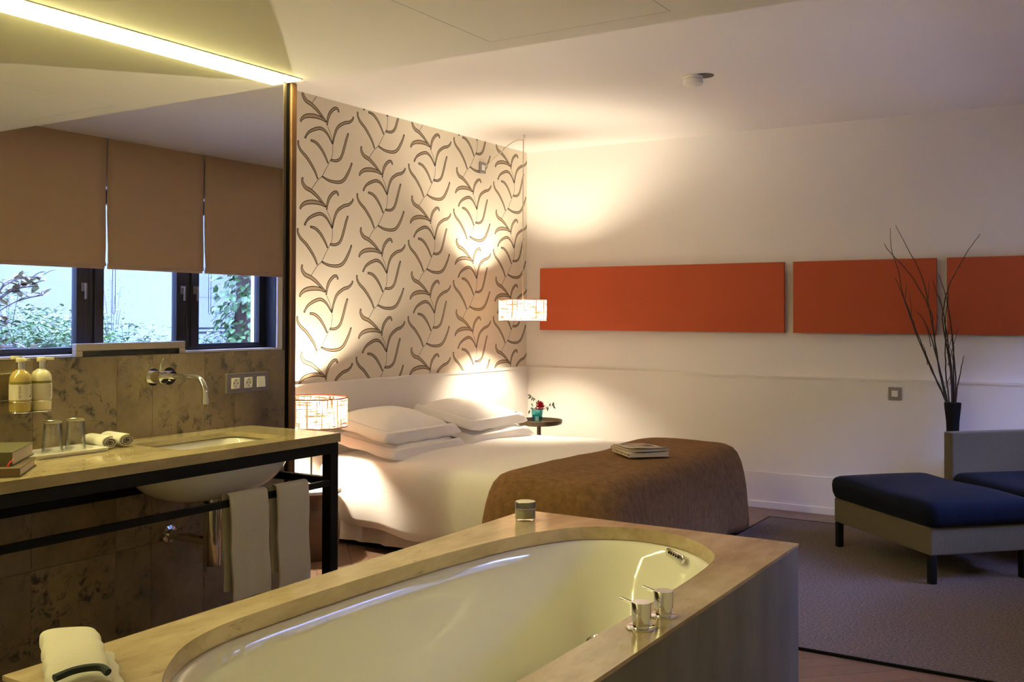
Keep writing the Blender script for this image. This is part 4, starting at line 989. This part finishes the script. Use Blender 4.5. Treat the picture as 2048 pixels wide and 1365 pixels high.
# garden outside
GZ = .55
struct(MB().box(XR+.36, 6.5, -1.5, 11, GZ-.3, GZ).build('ground', M['bounce_ground'], smooth=False), 'planted garden bed outside')
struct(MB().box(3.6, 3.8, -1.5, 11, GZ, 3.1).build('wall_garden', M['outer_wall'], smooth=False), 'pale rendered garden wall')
mb = MB(); mb.box(3.53,3.6,8.42,10.5,GZ,1.16); mb.box(3.53,3.6,8.42,10.5,1.24,3.0); mb.box(3.52,3.6,8.42,10.5,1.19,1.215)
for z in (1.62,2.0): mb.box(3.525,3.53,8.42,10.5,z,z+.012)
dd = tag(mb.build('garden_cabinet', M['outer_blue'], smooth=False), 'blue grey panelled cabinet against the garden wall', 'cabinet')
def leaves(mb, p, d, n_, sz, wd=.42, fold_=.25):
    d = d.normalized(); s = d.cross(Vector((random.uniform(-.3,.3),random.uniform(-.3,.3),1))).normalized(); up = s.cross(d)
    a = [p, p+d*sz*.3+s*sz*wd*.5+up*sz*fold_*.2, p+d*sz*.65+s*sz*wd*.42+up*sz*fold_*.15, p+d*sz-up*sz*.1, p+d*sz*.65-s*sz*wd*.42+up*sz*fold_*.15, p+d*sz*.3-s*sz*wd*.5+up*sz*fold_*.2, p+d*sz*.3, p+d*sz*.65]
    mb.add([tuple(q) for q in a], [(0,1,6),(1,2,7,6),(2,3,7),(3,4,7),(4,5,6,7),(5,0,6)])
def shrub(name, label, cat, x, y, h, nst, spread, ln, mt, seed, per=26, group=None, top=None):
    random.seed(seed); r = thing(name, label, cat, (x,y,GZ+.0005), 0, group); st_ = MB(); lf = MB()
    for k in range(nst):
        a = random.uniform(0,2*PI); q = random.uniform(.3,1)*spread; hh = h*random.uniform(.6,1)
        e = Vector((math.cos(a)*q, math.sin(a)*q, hh)); m_ = Vector((e.x*.35, e.y*.35, hh*.55))
        pts = spline([(random.uniform(-.05,.05),random.uniform(-.05,.05),-.02), tuple(m_), tuple(e)], 8)
        st_.tube([tuple(p) for p in pts], [.006-.0045*i/16 for i in range(17)], 5)
        for i in range(per):
            t = random.uniform(.25,1)**.7; p = pts[min(16,int(t*16))]; b_ = random.uniform(0,2*PI)
            d = Vector((math.cos(b_),math.sin(b_),random.uniform(-.3,.5))); l = ln*random.uniform(.6,1.2)
            q2 = p+d*random.uniform(0,.13)
            leaves(lf, q2, d, 1, l)
    st_.build('stem', M['twig'], r); lf.build('foliage', mt, r, recalc=False, smooth=False)
    return r
G = 'shrubs outside the windows'
for i,(x,y,h,n_,s,ln,lab) in enumerate(((1.50,4.30,.90,26,.42,.065,'green shrub outside below the magnolia branch'),(1.75,5.45,.95,24,.42,.065,'green shrub outside behind the television top'),(1.45,4.95,.80,24,.36,.065,'low green shrub outside between first and middle window'),
    (2.0,6.35,.80,22,.40,.065,'green shrub outside at the right of the middle window'),(1.9,7.0,.68,24,.45,.065,'low green shrub outside at the foot of the ivy'),(2.5,5.9,.92,24,.5,.065,'rear green shrub outside against the pale garden wall'))):
    shrub('garden_shrub', lab, 'shrub', x, y, h, n_, s, ln, M['shrub'], 20+i, 85, G)
shrub('tall_shrub', 'thin tall leafy shrub outside the first window', 'shrub', 1.75, 4.95, 1.22, 9, .38, .06, M['shrub'], 40, 40, G)
wp_ = shrub('wispy_plant', 'wispy feathery plant outside the middle window', 'plant', 2.35, 6.45, 1.25, 9, .34, .03, M['shrub'], 45, 70, G)
# magnolia branch with large leaves
random.seed(50); mgn = thing('magnolia', 'magnolia with large olive and bronze leaves outside the first window', 'tree', (1.35,4.42,GZ))
st_ = MB(); lf = MB(); main = spline([(0,-.05,-.02),(-.02,.0,.4),(.0,.12,.75),(-.05,.25,1.1)],6); st_.tube([tuple(p) for p in main],[.018-.012*i/18 for i in range(19)],7)
for k in range(9):
    i = random.randint(6,18); p = main[i]; a = random.uniform(.3,2.4); e = p+Vector((math.cos(a)*.25-.1,.12+random.uniform(.1,.42),random.uniform(.0,.22)))
    br = spline([tuple(p),tuple((p+e)/2+Vector((0,0,.04))),tuple(e)],4); st_.tube([tuple(q) for q in br],.005,5)
    for j in range(9):
        q = br[random.randint(3,8)]; b_ = random.uniform(0,2*PI); leaves(lf, q, Vector((math.cos(b_),math.sin(b_),random.uniform(-.4,.7))), 1, random.uniform(.10,.17), .36)
st_.build('branch', M['twig'], mgn); lf.build('foliage', M['magnolia'], mgn, recalc=False, smooth=False)
# ivy pillar
random.seed(60); iv = thing('ivy', 'thick ivy climbing a trunk outside the window nearest the corner', 'ivy', (1.55,7.55,GZ))
MB().tube([(0,0,-.02),(.03,.02,.8),(-.02,.03,1.7),(0,0,2.6)], [.17,.16,.15,.14], 14).build('trunk', M['ivy_trunk'], iv)
lf = MB()
for k in range(1900):
    a = random.uniform(0,2*PI); z = random.uniform(.05,2.3); r_ = .16+.24*random.random()**1.5
    p = Vector((math.cos(a)*r_, math.sin(a)*r_, z)); d = Vector((math.cos(a)*.6+random.uniform(-.5,.5), math.sin(a)*.6+random.uniform(-.5,.5), random.uniform(-1,-.1))); leaves(lf, p, d, 1, random.uniform(.06,.115), .62)
lf.build('foliage', M['ivy'], iv, recalc=False, smooth=False)

# ------------------------------------------------------------------ light and camera
w = bpy.data.worlds.new('sky'); bpy.context.scene.world = w; w.use_nodes = True
nt = w.node_tree; bg = nt.nodes['Background']; bg.inputs[0].default_value = (.35,.41,1,1)
tc = nt.nodes.new('ShaderNodeTexCoord'); sx = nt.nodes.new('ShaderNodeSeparateXYZ'); mr = nt.nodes.new('ShaderNodeMapRange')
mr.inputs['From Min'].default_value = .25; mr.inputs['From Max'].default_value = .75; mr.inputs['To Min'].default_value = 10; mr.inputs['To Max'].default_value = 42
nt.links.new(tc.outputs['Generated'], sx.inputs[0]); nt.links.new(sx.outputs['Z'], mr.inputs['Value']); nt.links.new(mr.outputs[0], bg.inputs[1])
S = 1.4; YAW, PITCH, ROLL, F = -.557066, .0143825, .00247772, 2003.6
f = Vector((math.sin(YAW)*math.cos(PITCH), math.cos(YAW)*math.cos(PITCH), math.sin(PITCH)))
r = Vector((math.cos(YAW), -math.sin(YAW), 0)); u = r.cross(f)
r2 = math.cos(ROLL)*r+math.sin(ROLL)*u; u2 = -math.sin(ROLL)*r+math.cos(ROLL)*u
cam = bpy.data.cameras.new('camera'); co = bpy.data.objects.new('camera', cam); C.objects.link(co)
co.matrix_world = Matrix(((r2.x,u2.x,-f.x,0),(r2.y,u2.y,-f.y,0),(r2.z,u2.z,-f.z,S),(0,0,0,1)))
cam.sensor_width = 36; cam.lens = F/2048*36; cam.shift_y = -(682.5-602.55)/2048; cam.clip_start = .02
sc0 = bpy.context.scene; sc0.camera = co
sc0.view_settings.view_transform = 'Standard'; sc0.view_settings.look = 'None'; sc0.view_settings.exposure = .70; sc0.view_settings.gamma = 1; sc0.view_settings.use_curve_mapping = False
sc0.cycles.max_bounces = 12; sc0.cycles.diffuse_bounces = 6; sc0.cycles.transparent_max_bounces = 16; sc0.cycles.sample_clamp_indirect = 6
